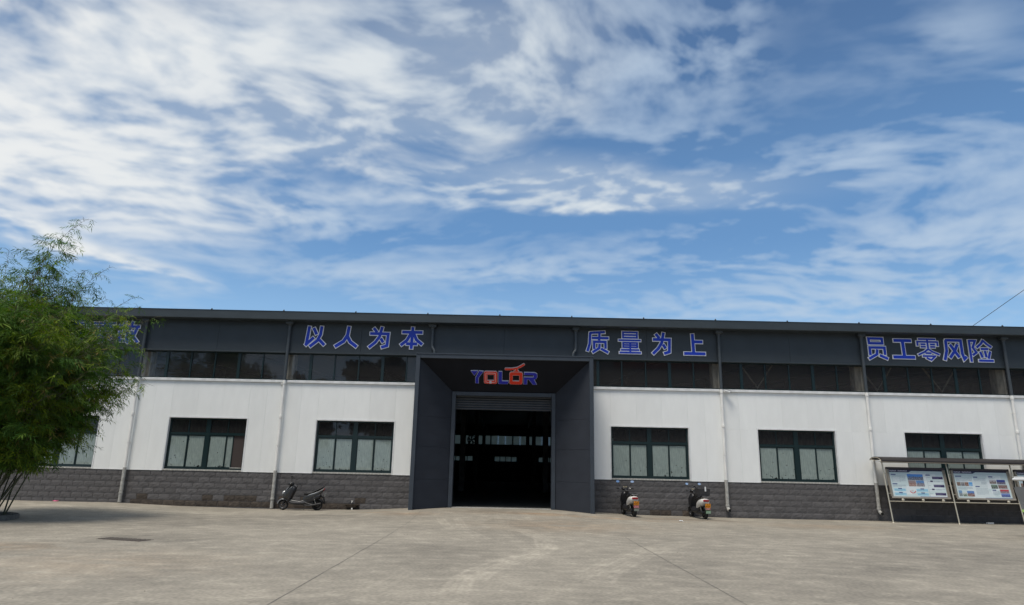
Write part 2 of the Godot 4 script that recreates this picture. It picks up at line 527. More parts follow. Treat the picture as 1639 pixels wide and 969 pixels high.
func ground_texture(w: int, h: int, x0: float, z0: float, span: Vector2) -> ImageTexture:
	var over := PackedFloat32Array()
	over.resize(w * h)
	var rust := PackedFloat32Array()
	rust.resize(w * h)
	var px := w / span.x
	var nb := noise(0.02, 4, 60)
	# pale tyre trails
	var trails := [[[-4.96, 4.36], [-4.31, 8.03], [-3.66, 10.11], [-3.19, 11.56]], [[-4.41, 4.19], [-3.88, 8.28], [-3.27, 10.58], [-2.99, 11.76]], [[-5.74, 7.66], [-4.95, 8.19], [-4.15, 9.33], [-3.63, 10.65], [-3.19, 11.66]],
		[[-3.84, 6.77], [-2.94, 7.32], [-2.23, 8.56], [-1.92, 10.56], [-1.93, 12.64], [-2.37, 13.83], [-2.86, 14.87], [-3.24, 16.0], [-3.43, 16.93], [-3.47, 18.05], [-3.47, 18.67]],
		[[-3.73, 6.33], [-2.76, 6.89], [-2.0, 8.5], [-1.73, 10.78], [-1.75, 12.6], [-2.12, 13.79], [-2.63, 14.98], [-3.05, 16.33], [-3.2, 17.49]],
		[[-1.6, 17.1], [-1.3, 15.97], [-0.76, 14.54], [-0.05, 13.08], [0.69, 11.73], [1.73, 10.32]], [[-1.39, 17.45], [-0.97, 15.92], [-0.35, 14.47], [0.5, 12.6], [1.59, 10.85]],
		[[-4.52, 19.06], [-4.57, 18.01], [-4.44, 17.07], [-4.34, 15.91]], [[-3.07, 2.69], [-2.89, 6.52], [-2.41, 8.6]], [[2.18, 13.4], [3.02, 11.71], [4.27, 10.05], [5.75, 8.93]],
		[[1.1, 11.63], [2.24, 10.2], [3.7, 9.07]], [[1.54, 9.81], [3.09, 8.29], [4.5, 7.64]], [[5.89, 8.6], [5.65, 10.29], [5.21, 12.34], [5.77, 12.8]],
		[[-2.2, 1.8], [-2.0, 5.0], [-1.0, 8.2], [1.2, 10.6], [4.4, 12.2], [8.0, 12.8]], [[-3.4, 1.8], [-3.6, 6.0], [-5.0, 9.8], [-8.0, 12.4], [-11.5, 13.4]], [[-2.7, 1.8], [-2.8, 8.0], [-2.2, 13.0], [-0.8, 18.8]], [[-6.5, 16.5], [-4.0, 14.2], [-1.2, 13.4], [2.6, 13.9]], [[5.0, 6.0], [8.0, 7.6], [10.6, 10.2]],
		[[-4.96, 18.31], [-3.3, 17.95], [-1.31, 18.28]], [[-6.79, 19.17], [-5.86, 18.79], [-4.8, 18.29]]]
	var kinds := [0.11, 0.11, 0.08, 0.15, 0.13, 0.12, 0.12, 0.08, 0.06, 0.07, 0.07, 0.06, 0.05, 0.06, 0.05, 0.05, 0.045, 0.05, 0.06, 0.06, 0.07]
	for ti in trails.size():
		var c := Curve2D.new()
		var t: Array = trails[ti]
		for i in t.size():
			var a := Vector2(t[maxi(i - 1, 0)][0], t[maxi(i - 1, 0)][1])
			var b := Vector2(t[mini(i + 1, t.size() - 1)][0], t[mini(i + 1, t.size() - 1)][1])
			c.add_point(Vector2(t[i][0], t[i][1]), (a - b) / 6.0, (b - a) / 6.0)
		var half := 0.05
		for track in (4 if ti in [3, 5] else 3):
			var length := c.get_baked_length()
			var s := 0.0
			while s < length:
				var p := c.sample_baked(s)
				var q := c.sample_baked(minf(s + 0.05, length))
				var n := (q - p).orthogonal().normalized()
				var fade := smoothstep(0.0, 0.6, s) * smoothstep(0.0, 0.8, length - s) * clampf(0.75 + 1.2 * nb.get_noise_2d(s * 60.0, ti * 40.0 + track * 37.0), 0.0, 1.2)
				for k in range(-8, 9):
					var o := k / 8.0
					var e := p + n * (o * half + (track - 1.2) * 0.105)
					var ix := int((e.x - x0) * px)
					var iy := int((e.y - z0) * px)
					if ix >= 0 and iy >= 0 and ix < w and iy < h:
						var v: float = kinds[ti] * 0.52 * fade * (1.0 - o * o)
						over[iy * w + ix] = maxf(over[iy * w + ix], v)
				s += 0.012
	# stained patches, plus dark strips painted along the wall foot: x, z, half sizes, strength (dark negative), rust share
	var stains_and_strips := [[-1.3, 3.0, 1.0, 0.5, 0.0, 0.35], [0.6, 3.1, 1.6, 0.45, 0.0, 0.6], [2.6, 3.5, 1.3, 0.4, 0.0, 0.3], [-1.0, 6.5, 3.0, 2.5, -0.01, 0.22], [-2.9, 2.4, 2.6, 1.0, -0.04, 0.15], [-7.3, 2.2, 0.9, 0.25, 0.0, 0.5], [-6.2, 3.2, 1.3, 0.9, -0.02, 0.25],
		[-12.6, 14.2, 1.6, 0.9, -0.03, 0.25], [-9.9, 5.0, 2.6, 1.3, -0.06, 0.0], [-8.6, 3.6, 1.6, 0.7, -0.07, 0.0], [-12.6, 7.5, 3.2, 1.8, -0.06, 0.0], [-10.9, 12.4, 1.5, 1.0, -0.08, 0.0], [-7.5, 12.0, 3.0, 3.0, 0.02, 0.0], [-9.5, 16.0, 2.5, 2.2, 0.03, 0.12], [-13.5, 3.2, 2.8, 1.0, 0.06, 0.0], [-19.0, 2.6, 3.0, 1.3, 0.09, 0.0],
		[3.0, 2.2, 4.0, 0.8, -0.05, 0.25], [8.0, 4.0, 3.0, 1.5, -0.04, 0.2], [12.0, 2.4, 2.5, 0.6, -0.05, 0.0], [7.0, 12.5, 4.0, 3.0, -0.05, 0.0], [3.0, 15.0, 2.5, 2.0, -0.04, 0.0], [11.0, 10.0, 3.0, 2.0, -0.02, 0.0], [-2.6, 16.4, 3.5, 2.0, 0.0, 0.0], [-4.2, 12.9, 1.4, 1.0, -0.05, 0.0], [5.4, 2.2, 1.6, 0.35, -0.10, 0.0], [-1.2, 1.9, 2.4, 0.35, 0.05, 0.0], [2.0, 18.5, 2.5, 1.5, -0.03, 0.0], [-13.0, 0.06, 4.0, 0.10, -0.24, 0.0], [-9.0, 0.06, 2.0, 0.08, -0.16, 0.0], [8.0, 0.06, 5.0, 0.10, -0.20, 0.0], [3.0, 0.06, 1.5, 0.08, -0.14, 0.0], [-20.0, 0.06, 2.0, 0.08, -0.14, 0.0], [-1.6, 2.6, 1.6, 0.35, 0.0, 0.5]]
	for s in stains_and_strips:
		for iy in range(maxi(0, int((s[1] - 1.8 * s[3] - z0) * px)), mini(h, int((s[1] + 1.8 * s[3] - z0) * px))):
			for ix in range(maxi(0, int((s[0] - 1.8 * s[2] - x0) * px)), mini(w, int((s[0] + 1.8 * s[2] - x0) * px))):
				var ex: float = (ix / px + x0 - s[0]) / s[2]
				var ez: float = (iy / px + z0 - s[1]) / s[3]
				var n := nb.get_noise_2d(ix * 0.9, iy * 1.3)
				var k := smoothstep(1.25, 0.15, sqrt(ex * ex + ez * ez) + n * 0.9)
				if k > 0.0:
					over[iy * w + ix] += s[4] * k
					rust[iy * w + ix] = maxf(rust[iy * w + ix], s[5] * k * (0.6 + n))
	var na := noise(0.008, 3, 3).get_image(w, h, false, false, false).get_data()
	var nm := noise(0.045, 4, 9).get_image(w, h, false, false, false).get_data()
	var fine_noise := noise(0.35, 2, 19).get_image(w, h, false, false, false).get_data()
	# broom and scraper marks: noise drawn out along x
	var small := noise(0.06, 4, 29).get_image(w / 4, h, false, false, false)
	small.resize(w, h, Image.INTERPOLATE_BILINEAR)
	var drag := small.get_data()
	var out := PackedByteArray()
	out.resize(w * h * 3)
	for i in w * h:
		var d := (drag[i] - 128) * 0.00030
		var m := (nm[i] - 128)
		var v := 0.552 + (na[i] - 128) * 0.00040 + m * 0.00036 + d + (fine_noise[i] - 128) * 0.00065 + over[i] * 0.8
		if m > 34:
			v += (m - 34) * 0.0008
		var r := rust[i]
		out[i * 3] = int(clampf(v * (1.0 + 0.10 * r) * 255.0, 0.0, 255.0))
		out[i * 3 + 1] = int(clampf(v * (0.953 - 0.20 * r) * 255.0, 0.0, 255.0))
		out[i * 3 + 2] = int(clampf(v * (0.864 - 0.42 * r) * 255.0, 0.0, 255.0))
	return ImageTexture.create_from_image(Image.create_from_data(w, h, false, Image.FORMAT_RGB8, out))

func make_ground() -> void:
	var x0 := -27.0
	var z0 := -0.6
	var span := Vector2(52.0, 32.5)
	var m := mat("yard_concrete", Color.WHITE, 0.85)
	m.albedo_texture = ground_texture(2048, 1280, x0, z0, span)
	m.texture_repeat = false
	var far := worn(mat("far_concrete", lin(0.272, 0.262, 0.232), 0.9), noise_tex(0.02, 0.8, 1.0, 12, 5), Vector3(0.15, 0.15, 0.15))
	var st := ns()
	var nx := 104
	var nz := 65
	for j in nz:
		for i in nx:
			var q := []
			for e in [[0, 1], [1, 1], [1, 0], [0, 0]]:
				var u := Vector2(float(i + e[0]) / nx, float(j + e[1]) / nz)
				var x := x0 + u.x * span.x
				var z := z0 + u.y * span.y
				q.append([Vector3(x, gh(x, z), z), u])
			for e in [0, 2, 1, 0, 3, 2]:
				var p: Vector3 = q[e][0]
				var n := Vector3(gh(p.x - 0.1, p.z) - gh(p.x + 0.1, p.z), 0.2, gh(p.x, p.z - 0.1) - gh(p.x, p.z + 0.1)).normalized()
				vert(st, p, n, q[e][1])
	setting("yard_ground", st, m)
	# the rest of the ground, out to the horizon
	st = ns()
	var x1 := x0 + span.x
	var z1 := z0 + span.y
	var R := 700.0
	for e in [[-R, -R, R, z0], [-R, z1, R, R], [-R, z0, x0, z1], [x1, z0, R, z1]]:
		quad(st, Vector3(e[0], -0.005, e[3]), Vector3(e[2], -0.005, e[3]), Vector3(e[2], -0.005, e[1]), Vector3(e[0], -0.005, e[1]))
	setting("ground", st, far)
	# expansion joints, thin dark filled grooves
	var jm := mat("joint", lin(0.14, 0.132, 0.118), 0.95)
	for line in [[[-5.52, 24.0], [-5.57, 19.2], [-5.62, 14.0], [-5.65, 10.5], [-5.75, 6.0], [-5.86, 2.2]], [[0.36, 24.0], [0.33, 18.6], [0.31, 14.0], [0.30, 11.5], [0.32, 9.4]]]:
		st = ns()
		var pts := []
		for i in line.size() - 1:
			for k in 12:
				var t := k / 12.0
				pts.append(Vector2(lerpf(line[i][0], line[i + 1][0], t) + rng.randf_range(-0.006, 0.006), lerpf(line[i][1], line[i + 1][1], t)))
		for i in pts.size() - 1:
			var a: Vector2 = pts[i]
			var b: Vector2 = pts[i + 1]
			var wa := (0.004 if a.y < 9.6 else 0.006) * (0.5 + 0.6 * absf(sin(a.y * 1.7)))
			var f := func(p: Vector2, o: float) -> Vector3: return Vector3(p.x + o, gh(p.x, p.y) + 0.004, p.y)
			quad(st, f.call(a, -wa), f.call(a, wa), f.call(b, wa), f.call(b, -wa))
		setting("expansion_joint", st, jm)

# ---------------------------------------------------------------- the workshop
const SILL := 5.0
const BAND := 6.2
const WIN_L := 1.44
const WIN_R := 4.60
const WIN_T := 3.44
const WIN_B := 1.40

func make_factory() -> void:
	var f := thing("factory_building", "long white workshop with dark fascia, grey block plinth and open roller door", "factory")
	var x_lo := -30.0
	var x_hi := 30.0
	var deep := -66.0
	var st := ns()
	# inner leaf of the front wall, with its openings
	for k in range(-5, 5):
		var x := k * 6.0
		box(st, Vector3(x, BAND, -0.25), Vector3(x + 6.0, 7.6, 0.0))
		if k == -1:
			box(st, Vector3(x, -0.3, -0.25), Vector3(-5.0, BAND, 0.0))
			box(st, Vector3(-0.9, -0.3, -0.25), Vector3(0, BAND, 0.0))
			box(st, Vector3(-5.0, 4.62, -0.25), Vector3(-0.9, BAND, 0.0))
			continue
		box(st, Vector3(x, -0.3, -0.25), Vector3(x + 6.0, WIN_B - 0.01, -0.03))
		box(st, Vector3(x, WIN_B - 0.01, -0.25), Vector3(x + WIN_L - 0.01, SILL - 0.005, -0.03))
		box(st, Vector3(x + WIN_R + 0.01, WIN_B - 0.01, -0.25), Vector3(x + 6.0, SILL - 0.005, -0.03))
		box(st, Vector3(x + WIN_L - 0.01, WIN_T + 0.01, -0.25), Vector3(x + WIN_R + 0.01, SILL - 0.005, -0.03))
	# end walls
	box(st, Vector3(x_lo - 0.3, -0.3, deep), Vector3(x_lo, 8.0, 0.0))
	box(st, Vector3(x_hi, -0.3, deep), Vector3(x_hi + 0.3, 8.0, 0.0))
	# back wall with a strip of panes and low windows
	for k in range(-5, 5):
		var x := k * 6.0
		box(st, Vector3(x, BAND + 0.08, deep - 0.25), Vector3(x + 6.0, 8.2, deep))
		if k < -3 or k > 1:
			box(st, Vector3(x, -0.3, deep - 0.25), Vector3(x + 6.0, BAND + 0.08, deep))
			continue
		box(st, Vector3(x, -0.3, deep - 0.25), Vector3(x + 6.0, WIN_B, deep))
		box(st, Vector3(x, WIN_B, deep - 0.25), Vector3(x + WIN_L, SILL, deep))
		box(st, Vector3(x + WIN_R, WIN_B, deep - 0.25), Vector3(x + 6.0, SILL, deep))
		box(st, Vector3(x + WIN_L, WIN_T, deep - 0.25), Vector3(x + WIN_R, SILL, deep))
	for x in [x_lo - 0.15, x_hi + 0.15]:
		for side in [-0.1, 0.1]:
			tri(st, Vector3(x + side, 7.5, 0.0), Vector3(x + side, 7.5, deep), Vector3(x + side, 9.75, -33.0))
	box(st, Vector3(x_lo, 7.5, -0.2), Vector3(x_hi, 7.75, -0.01))
	put("wall", st, M.inner_wall, f)
	st = ns()
	box(st, Vector3(x_lo, -0.2, deep), Vector3(x_hi, 0.146, -0.26))
	box(st, Vector3(-5.0, -0.2, -0.259), Vector3(-0.9, 0.1455, 0.1))
	put("floor", st, M.hall_floor, f)
	# roof of two low slopes
	st = ns()
	for s in [[0.0, -33.0], [-66.3, -33.0]]:
		var a := Vector3(x_lo - 0.4, 7.66, s[0])
		var b := Vector3(x_hi + 0.4, 7.66, s[0])
		var c := Vector3(x_hi + 0.4, 9.6, s[1])
		var d := Vector3(x_lo - 0.4, 9.6, s[1])
		var t := Vector3(0, 0.12, 0)
		quad(st, a + t, b + t, c + t, d + t)
		quad(st, d, c, b, a)
		quad(st, a, b, b + t, a + t)
		quad(st, a, a + t, d + t, d)
		quad(st, b + t, b, c, c + t)
	put("roof", st, M.steel, f)
	# concrete columns and rafters
	for z in [-0.5, -22.0, -44.0, -65.6]:
		for k in range(-5, 6):
			if z < -1.0 and (k < -4 or k > 3):
				continue
			st = ns()
			cbox(st, Vector3(k * 6.0 - 0.2, 0.14, z - 0.2), Vector3(k * 6.0 + 0.2, 7.5 if z > -1 or z < -60 else 8.6, z + 0.22), 0.02)
			put("column", st, M.concrete_column if z > -1.0 else M.inner_wall, f)
	for k in range(-5, 6):
		st = ns()
		for s in [[-0.3, -33.0], [-65.7, -33.0]]:
			tube(st, [Vector3(k * 6.0, 7.3, s[0]), Vector3(k * 6.0, 9.2, s[1])], 0.16, 4)
		put("rafter", st, M.steel, f)
	for x in [13.2, 16.0, 8.0]:
		st = ns()
		tube(st, [Vector3(x - 1.4, 7.3, -1.2), Vector3(x, 5.3, -1.2), Vector3(x + 1.4, 7.3, -1.2)], 0.05, 6)
		put("brace", st, M.concrete_column, f)
	for x in [-5.75, -0.7]:
		st = ns()
		tube(st, [Vector3(x, 9.0, -30), Vector3(x, 7.6, -30)], 0.03, 6)
		cbox(st, Vector3(x - 0.12, 6.6, -30.12), Vector3(x + 0.12, 7.6, -29.88), 0.03)
		put("hanging_lamp", st, M.dull_metal, f)
	back_windows(f, deep)
	white_panels(f)
	plinth(f)
	for k in range(-5, 5):
		if k != -1:
			low_window(f, k)
			strip_window(f, k)
	fascia(f)
	pipes(f)
	portal(f)

func back_windows(f: Node3D, deep: float) -> void:
	for k in range(-3, 2):
		var x := k * 6.0
		var st := ns()
		var cuts := [0.0, 0.95, 1.95, 2.95, 3.95, 4.95, 6.0]
		for c in cuts:
			var w: float = 0.09 if c in [0.95, 3.95] else 0.04
			if c in [0.0, 6.0]:
				w = 0.22
			box(st, Vector3(x + c - w, SILL + 0.06, deep - 0.18), Vector3(x + c + w, BAND + 0.02, deep - 0.1))
		box(st, Vector3(x, SILL, deep - 0.2), Vector3(x + 6.0, SILL + 0.06, deep - 0.08))
		box(st, Vector3(x, BAND + 0.02, deep - 0.2), Vector3(x + 6.0, BAND + 0.08, deep - 0.08))
		var w := put("back_strip_window", st, M.window_frame, f)
		for i in cuts.size() - 1:
			st = ns()
			box(st, Vector3(x + cuts[i] + 0.05, SILL + 0.05, deep - 0.15), Vector3(x + cuts[i + 1] - 0.05, BAND + 0.03, deep - 0.142))
			put("pane", st, M.frosted_pane, w)
		st = ns()
		var x0 := x + WIN_L
		var x1 := x + WIN_R
		for t in 5:
			var c := lerpf(x0 + 0.04, x1 - 0.04, t / 4.0)
			box(st, Vector3(c - 0.05, WIN_B, deep - 0.18), Vector3(c + 0.05, WIN_T, deep - 0.1))
		box(st, Vector3(x0, 2.72, deep - 0.185), Vector3(x1, 2.82, deep - 0.095))
		var lw := put("back_window", st, M.window_frame, f)
		for t in 4:
			var c0 := lerpf(x0 + 0.04, x1 - 0.04, t / 4.0) + 0.04
			var c1 := lerpf(x0 + 0.04, x1 - 0.04, (t + 1) / 4.0) - 0.04
			st = ns()
			box(st, Vector3(c0, 2.8, deep - 0.15), Vector3(c1, WIN_T, deep - 0.142))
			put("pane", st, M.frosted_pane, lw)
			st = ns()
			box(st, Vector3(c0, WIN_B, deep - 0.15), Vector3(c1, 2.74, deep - 0.142))
			put("pane", st, M.inner_wall, lw)
	# exhaust fan in the strip
	var st := ns()
	var at := Vector3(-7.7, 5.62, deep + 0.02)
	var ring := []
	for i in 25:
		ring.append(at + Vector3(cos(TAU * i / 24.0), sin(TAU * i / 24.0), 0) * 0.56)
	tube(st, ring, 0.05, 6, false)
	for i in 5:
		var a := TAU * i / 5.0 + 0.3
		var u := Vector3(cos(a), sin(a), 0)
		var v := Vector3(-sin(a), cos(a), 0)
		quad(st, at + u * 0.08 - v * 0.05, at + u * 0.5 - v * 0.18, at + u * 0.5 + v * 0.16, at + u * 0.08 + v * 0.06)
	lathe(st, at, Vector3.BACK, [[-0.06, 0.1], [0.06, 0.1]], 12)
	put("exhaust_fan", st, M.black_plastic, f)

func white_panels(f: Node3D) -> void:
	var gap := 0.0014
	var z0 := -0.03
	var z1 := 0.02
	for k in range(-5, 5):
		if k == -1:
			continue
		var x := k * 6.0
		var x_end := x + 6.0 if k != -2 else -6.2
		var x_start := x if k != 0 else 0.3
		var pieces := []
		var split: float = 3.42 if k >= 1 else 0.0
		for e in [[x_start, x + WIN_L / 2.0], [x + WIN_L / 2.0, x + WIN_L], [x + WIN_R, x + 5.3], [x + 5.3, x_end]]:
			if split > 0.0:
				pieces.append([e[0], e[1], 1.35, split])
				pieces.append([e[0], e[1], split, SILL])
			else:
				pieces.append([e[0], e[1], 1.35, SILL])
		for i in 3:
			pieces.append([lerpf(x + WIN_L, x + WIN_R, i / 3.0), lerpf(x + WIN_L, x + WIN_R, (i + 1) / 3.0), WIN_T, SILL])
		for e in pieces:
			var st := ns()
			cbox(st, Vector3(e[0] + gap, e[2] + gap * 0.5, z0), Vector3(e[1] - gap, e[3] - gap * 0.5, z1 + rng.randf_range(-0.0006, 0.0006)), 0.0008)
			put("wall_panel", st, M["white_panel_%d" % rng.randi_range(0, 2)], f)
		# drip ledge under the strip window
		var st := ns()
		cbox(st, Vector3(x_start, SILL, -0.06), Vector3(x_end, SILL + 0.045, 0.085), 0.006)
		box(st, Vector3(x_start, SILL - 0.05, 0.065), Vector3(x_end, SILL + 0.001, 0.083))
		put("drip_ledge", st, M.white_trim, f)
		# sealing strip where the panels end above the blocks
		st = ns()
		box(st, Vector3(x_start, 1.338, 0.012), Vector3(x + WIN_L, 1.352, 0.028))
		box(st, Vector3(x + WIN_R, 1.338, 0.012), Vector3(x_end, 1.352, 0.028))
		put("base_trim", st, M.white_trim, f)

func plinth(f: Node3D) -> void:
	var st := ns()
	for e in [[-30.0, -6.2], [0.3, 30.0]]:
		box(st, Vector3(e[0], -0.3, -0.03), Vector3(e[1], 1.338, -0.006))
	var wall := put("plinth", st, M.mortar, f)
	# block shapes: rough split faces
	var shapes := []
	for v in 6:
		st = ns()
		var w := 0.433 - 0.013
		var h := 0.225 - 0.014
		var nx := 5
		var ny := 3
		var grid := []
		for j in ny + 1:
			var row := []
			for i in nx + 1:
				var edge: bool = i == 0 or j == 0 or i == nx or j == ny
				var z := 0.004 + rng.randf_range(0, 0.003) if edge else 0.013 + rng.randf_range(-0.005, 0.006)
				row.append(Vector3((i / float(nx) - 0.5) * w, (j / float(ny) - 0.5) * h, z))
			grid.append(row)
		for j in ny:
			for i in nx:
				tri(st, grid[j][i], grid[j][i + 1], grid[j + 1][i + 1])
				tri(st, grid[j][i], grid[j + 1][i + 1], grid[j + 1][i])
		for i in nx:
			var d := Vector3(0, 0, -0.02)
			quad(st, grid[0][i] + d, grid[0][i + 1] + d, grid[0][i + 1], grid[0][i])
			quad(st, grid[ny][i + 1] + d, grid[ny][i] + d, grid[ny][i], grid[ny][i + 1])
		for j in ny:
			var d := Vector3(0, 0, -0.02)
			quad(st, grid[j + 1][0] + d, grid[j][0] + d, grid[j][0], grid[j + 1][0])
			quad(st, grid[j][nx] + d, grid[j + 1][nx] + d, grid[j + 1][nx], grid[j][nx])
		shapes.append(st.commit())
	var spots := []
	for side in [[-30.0, -6.45], [0.55, 30.0]]:
		for row in 7:
			var x: float = side[0] + (0.0 if row % 2 == 0 else -0.2165)
			while x < side[1]:
				var a := maxf(x, side[0])
				var b := minf(x + 0.433, side[1])
				if b - a > 0.06:
					spots.append([(a + b) / 2.0, row * 0.225 - 0.237, (b - a) / 0.433, row])
				x += 0.433
	# the 300 nearest the middle of the photograph are pieces of their own
	var shown := []
	var rest := []
	for s in spots:
		var x: float = s[0]
		if x > -18.1 and x < 13.6 and shown.size() < 300 and s[3] > 0:
			shown.append(s)
		else:
			rest.append(s)
	var many := ns()
	for s in shown + rest:
		var sh: Mesh = shapes[rng.randi_range(0, 5)]
		var stained: bool = (s[3] <= 2 and s[0] > -17.5 and s[0] < -8.5 and rng.randf() < [1.0, 0.9, 0.45][mini(s[3], 2)]) or (s[3] <= 1 and s[0] > 1.5 and s[0] < 4.8 and rng.randf() < 0.6)
		var m: Material = M["stained_block_%d" % rng.randi_range(0, 2)] if stained else M["block_%d" % rng.randi_range(0, 4)]
		var tr := Transform3D(Basis.from_scale(Vector3(s[2], 1, 1)) * Basis(Vector3.BACK, 0.0), Vector3(s[0], s[1] + 0.1125, rng.randf_range(-0.002, 0.003)))
		if s in shown:
			var o := put("block", sh, m, wall)
			o.transform = tr
		else:
			many.append_from(sh, 0, tr)
	var o := put("blocks", many, M.block_0, wall)
	o.set_meta("kind", "stuff")

func low_window(f: Node3D, k: int) -> void:
	var x0 := k * 6.0 + WIN_L
	var x1 := k * 6.0 + WIN_R
	var zf := -0.10
	var zb := -0.17
	var mid := 2.76
	# white reveal round the opening
	var st := ns()
	for e in [[x0 - 0.05, WIN_B - 0.05, x0, WIN_T + 0.05], [x1, WIN_B - 0.05, x1 + 0.05, WIN_T + 0.05], [x0, WIN_T, x1, WIN_T + 0.05]]:
		box(st, Vector3(e[0], e[1], -0.2), Vector3(e[2], e[3], 0.034))
	put("window_trim", st, M.white_trim, f)
	st = ns()
	cbox(st, Vector3(x0, WIN_B - 0.06, -0.2), Vector3(x1, WIN_B, 0.03), 0.006)
	put("window_sill", st, M.old_pipe, f)
	st = ns()
	var open: bool = k == -3
	box(st, Vector3(x0, WIN_B, zb), Vector3(x0 + 0.07, WIN_T, zf))
	box(st, Vector3(x1 - 0.07, WIN_B, zb), Vector3(x1, WIN_T, zf))
	var c := (x0 + x1) / 2.0
	box(st, Vector3(c - 0.09, WIN_B, zb), Vector3(c + 0.09, WIN_T, zf + 0.004))
	for e in [[x0 + 0.07, c - 0.09], [c + 0.09, x1 - 0.07]]:
		box(st, Vector3(e[0], WIN_B, zb + 0.001), Vector3(e[1], WIN_B + 0.07, zf - 0.001))
		box(st, Vector3(e[0], WIN_T - 0.06, zb + 0.001), Vector3(e[1], WIN_T, zf - 0.001))
		box(st, Vector3(e[0], mid, zb + 0.001), Vector3(e[1], mid + 0.10, zf - 0.001))
		var h: float = (e[0] + e[1]) / 2.0
		box(st, Vector3(h - 0.018, mid + 0.10, zb + 0.01), Vector3(h + 0.018, WIN_T - 0.06, zf - 0.01))
	var w := put("window", st, M.window_frame, f)
	var lanes := [[x0 + 0.07, (x0 + c) / 2.0], [(x0 + c) / 2.0, c - 0.09], [c + 0.09, (c + x1) / 2.0], [(c + x1) / 2.0, x1 - 0.07]]
	for i in 4:
		var a: float = lanes[i][0]
		var b: float = lanes[i][1]
		var slid := open and i == 3
		if slid:
			# this sash is pushed half open; a brown insect screen fills the rest
			st = ns()
			box(st, Vector3(a + 0.26, WIN_B + 0.07, zb + 0.012), Vector3(b - 0.005, mid, zb + 0.018))
			put("insect_screen", st, M.insect_screen, w)
			st = ns()
			box(st, Vector3(a + 0.26, WIN_B + 0.07, zf - 0.02), Vector3(b - 0.005, WIN_B + 0.10, zf + 0.01))
			put("sill_strip", st, M.old_pipe, w)
			b = a + 0.28
			a -= 0.02
		# sash frame
		st = ns()
		var zs := zf - (0.012 if i % 2 == 0 else 0.034)
		for e in [[a, WIN_B + 0.07, a + 0.035, mid], [b - 0.035, WIN_B + 0.07, b, mid], [a + 0.035, WIN_B + 0.07, b - 0.035, WIN_B + 0.105], [a + 0.035, mid - 0.04, b - 0.035, mid]]:
			box(st, Vector3(e[0], e[1], zs - 0.02), Vector3(e[2], e[3], zs))
		put("sash", st, M.window_frame, w)
		st = ns()
		quad(st, Vector3(a + 0.03, WIN_B + 0.1, zs - 0.010), Vector3(b - 0.03, WIN_B + 0.1, zs - 0.010), Vector3(b - 0.03, mid - 0.03, zs - 0.010), Vector3(a + 0.03, mid - 0.03, zs - 0.010))
		put("pane", st, M.clear_glass, w)
		# peeling frosted film stuck behind the glass: torn away here and there
		st = ns()
		var nx := 22
		var ny := 40
		var tear := noise(0.16, 3, 300 + k * 17 + i * 5)
		var worn_out := rng.randf_range(0.25, 1.0)
		for jy in ny:
			for jx in nx:
				var ty := jy / float(ny)
				var n := tear.get_noise_2d(jx * 1.4, jy * 1.2)
				if n > 0.66 - 0.42 * worn_out * exp(-ty * 13.0) - 0.10 * worn_out * exp(-pow((ty - 0.3) / 0.2, 2.0)):
					continue
				var p0 := Vector3(lerpf(a + 0.037, b - 0.037, jx / float(nx)), lerpf(WIN_B + 0.107, mid - 0.042, ty), zs - 0.016)
				var p1 := Vector3(lerpf(a + 0.037, b - 0.037, (jx + 1) / float(nx)), lerpf(WIN_B + 0.107, mid - 0.042, (jy + 1) / float(ny)), zs - 0.016)
				quad(st, p0, Vector3(p1.x, p0.y, p0.z), p1, Vector3(p0.x, p1.y, p0.z))
		put("window_film", st, M.window_film, w)
		# transom pane above
		st = ns()
		var ta: float = lanes[i][0]
		var tb: float = lanes[i][1]
		quad(st, Vector3(ta, mid + 0.09, -0.135), Vector3(tb, mid + 0.09, -0.135), Vector3(tb, WIN_T - 0.05, -0.135), Vector3(ta, WIN_T - 0.05, -0.135))
		put("transom_pane", st, M.tinted_glass, w)

func strip_window(f: Node3D, k: int) -> void:
	var x := k * 6.0
	var x_end := x + 6.0 if k != -2 else -6.2
	var x_start := x if k != 0 else 0.3
	var st := ns()
	var cuts := [0.02, 0.95, 1.95, 2.95, 3.95, 4.95, 5.98]
	box(st, Vector3(x_start, SILL + 0.045, -0.16), Vector3(x_end, SILL + 0.10, -0.08))
	box(st, Vector3(x_start, BAND - 0.06, -0.16), Vector3(x_end, BAND, -0.08))
	for c in cuts:
		var w: float = 0.06 if c in [0.95, 3.95] else 0.025
		if x + c - w < x_start or x + c + w > x_end:
			continue
		box(st, Vector3(x + c - w, SILL + 0.10, -0.158), Vector3(x + c + w, BAND - 0.06, -0.082))
	var win := put("strip_window", st, M.window_frame, f)
	for i in cuts.size() - 1:
		var a := maxf(x + cuts[i], x_start)
		var b := minf(x + cuts[i + 1], x_end)
		st = ns()
		var tilt := rng.randf_range(-0.006, 0.006)
		quad(st, Vector3(a, SILL + 0.09, -0.12), Vector3(b, SILL + 0.09, -0.12 + tilt), Vector3(b, BAND - 0.05, -0.12 + tilt), Vector3(a, BAND - 0.05, -0.12))
		put("pane", st, M.tinted_glass, win)

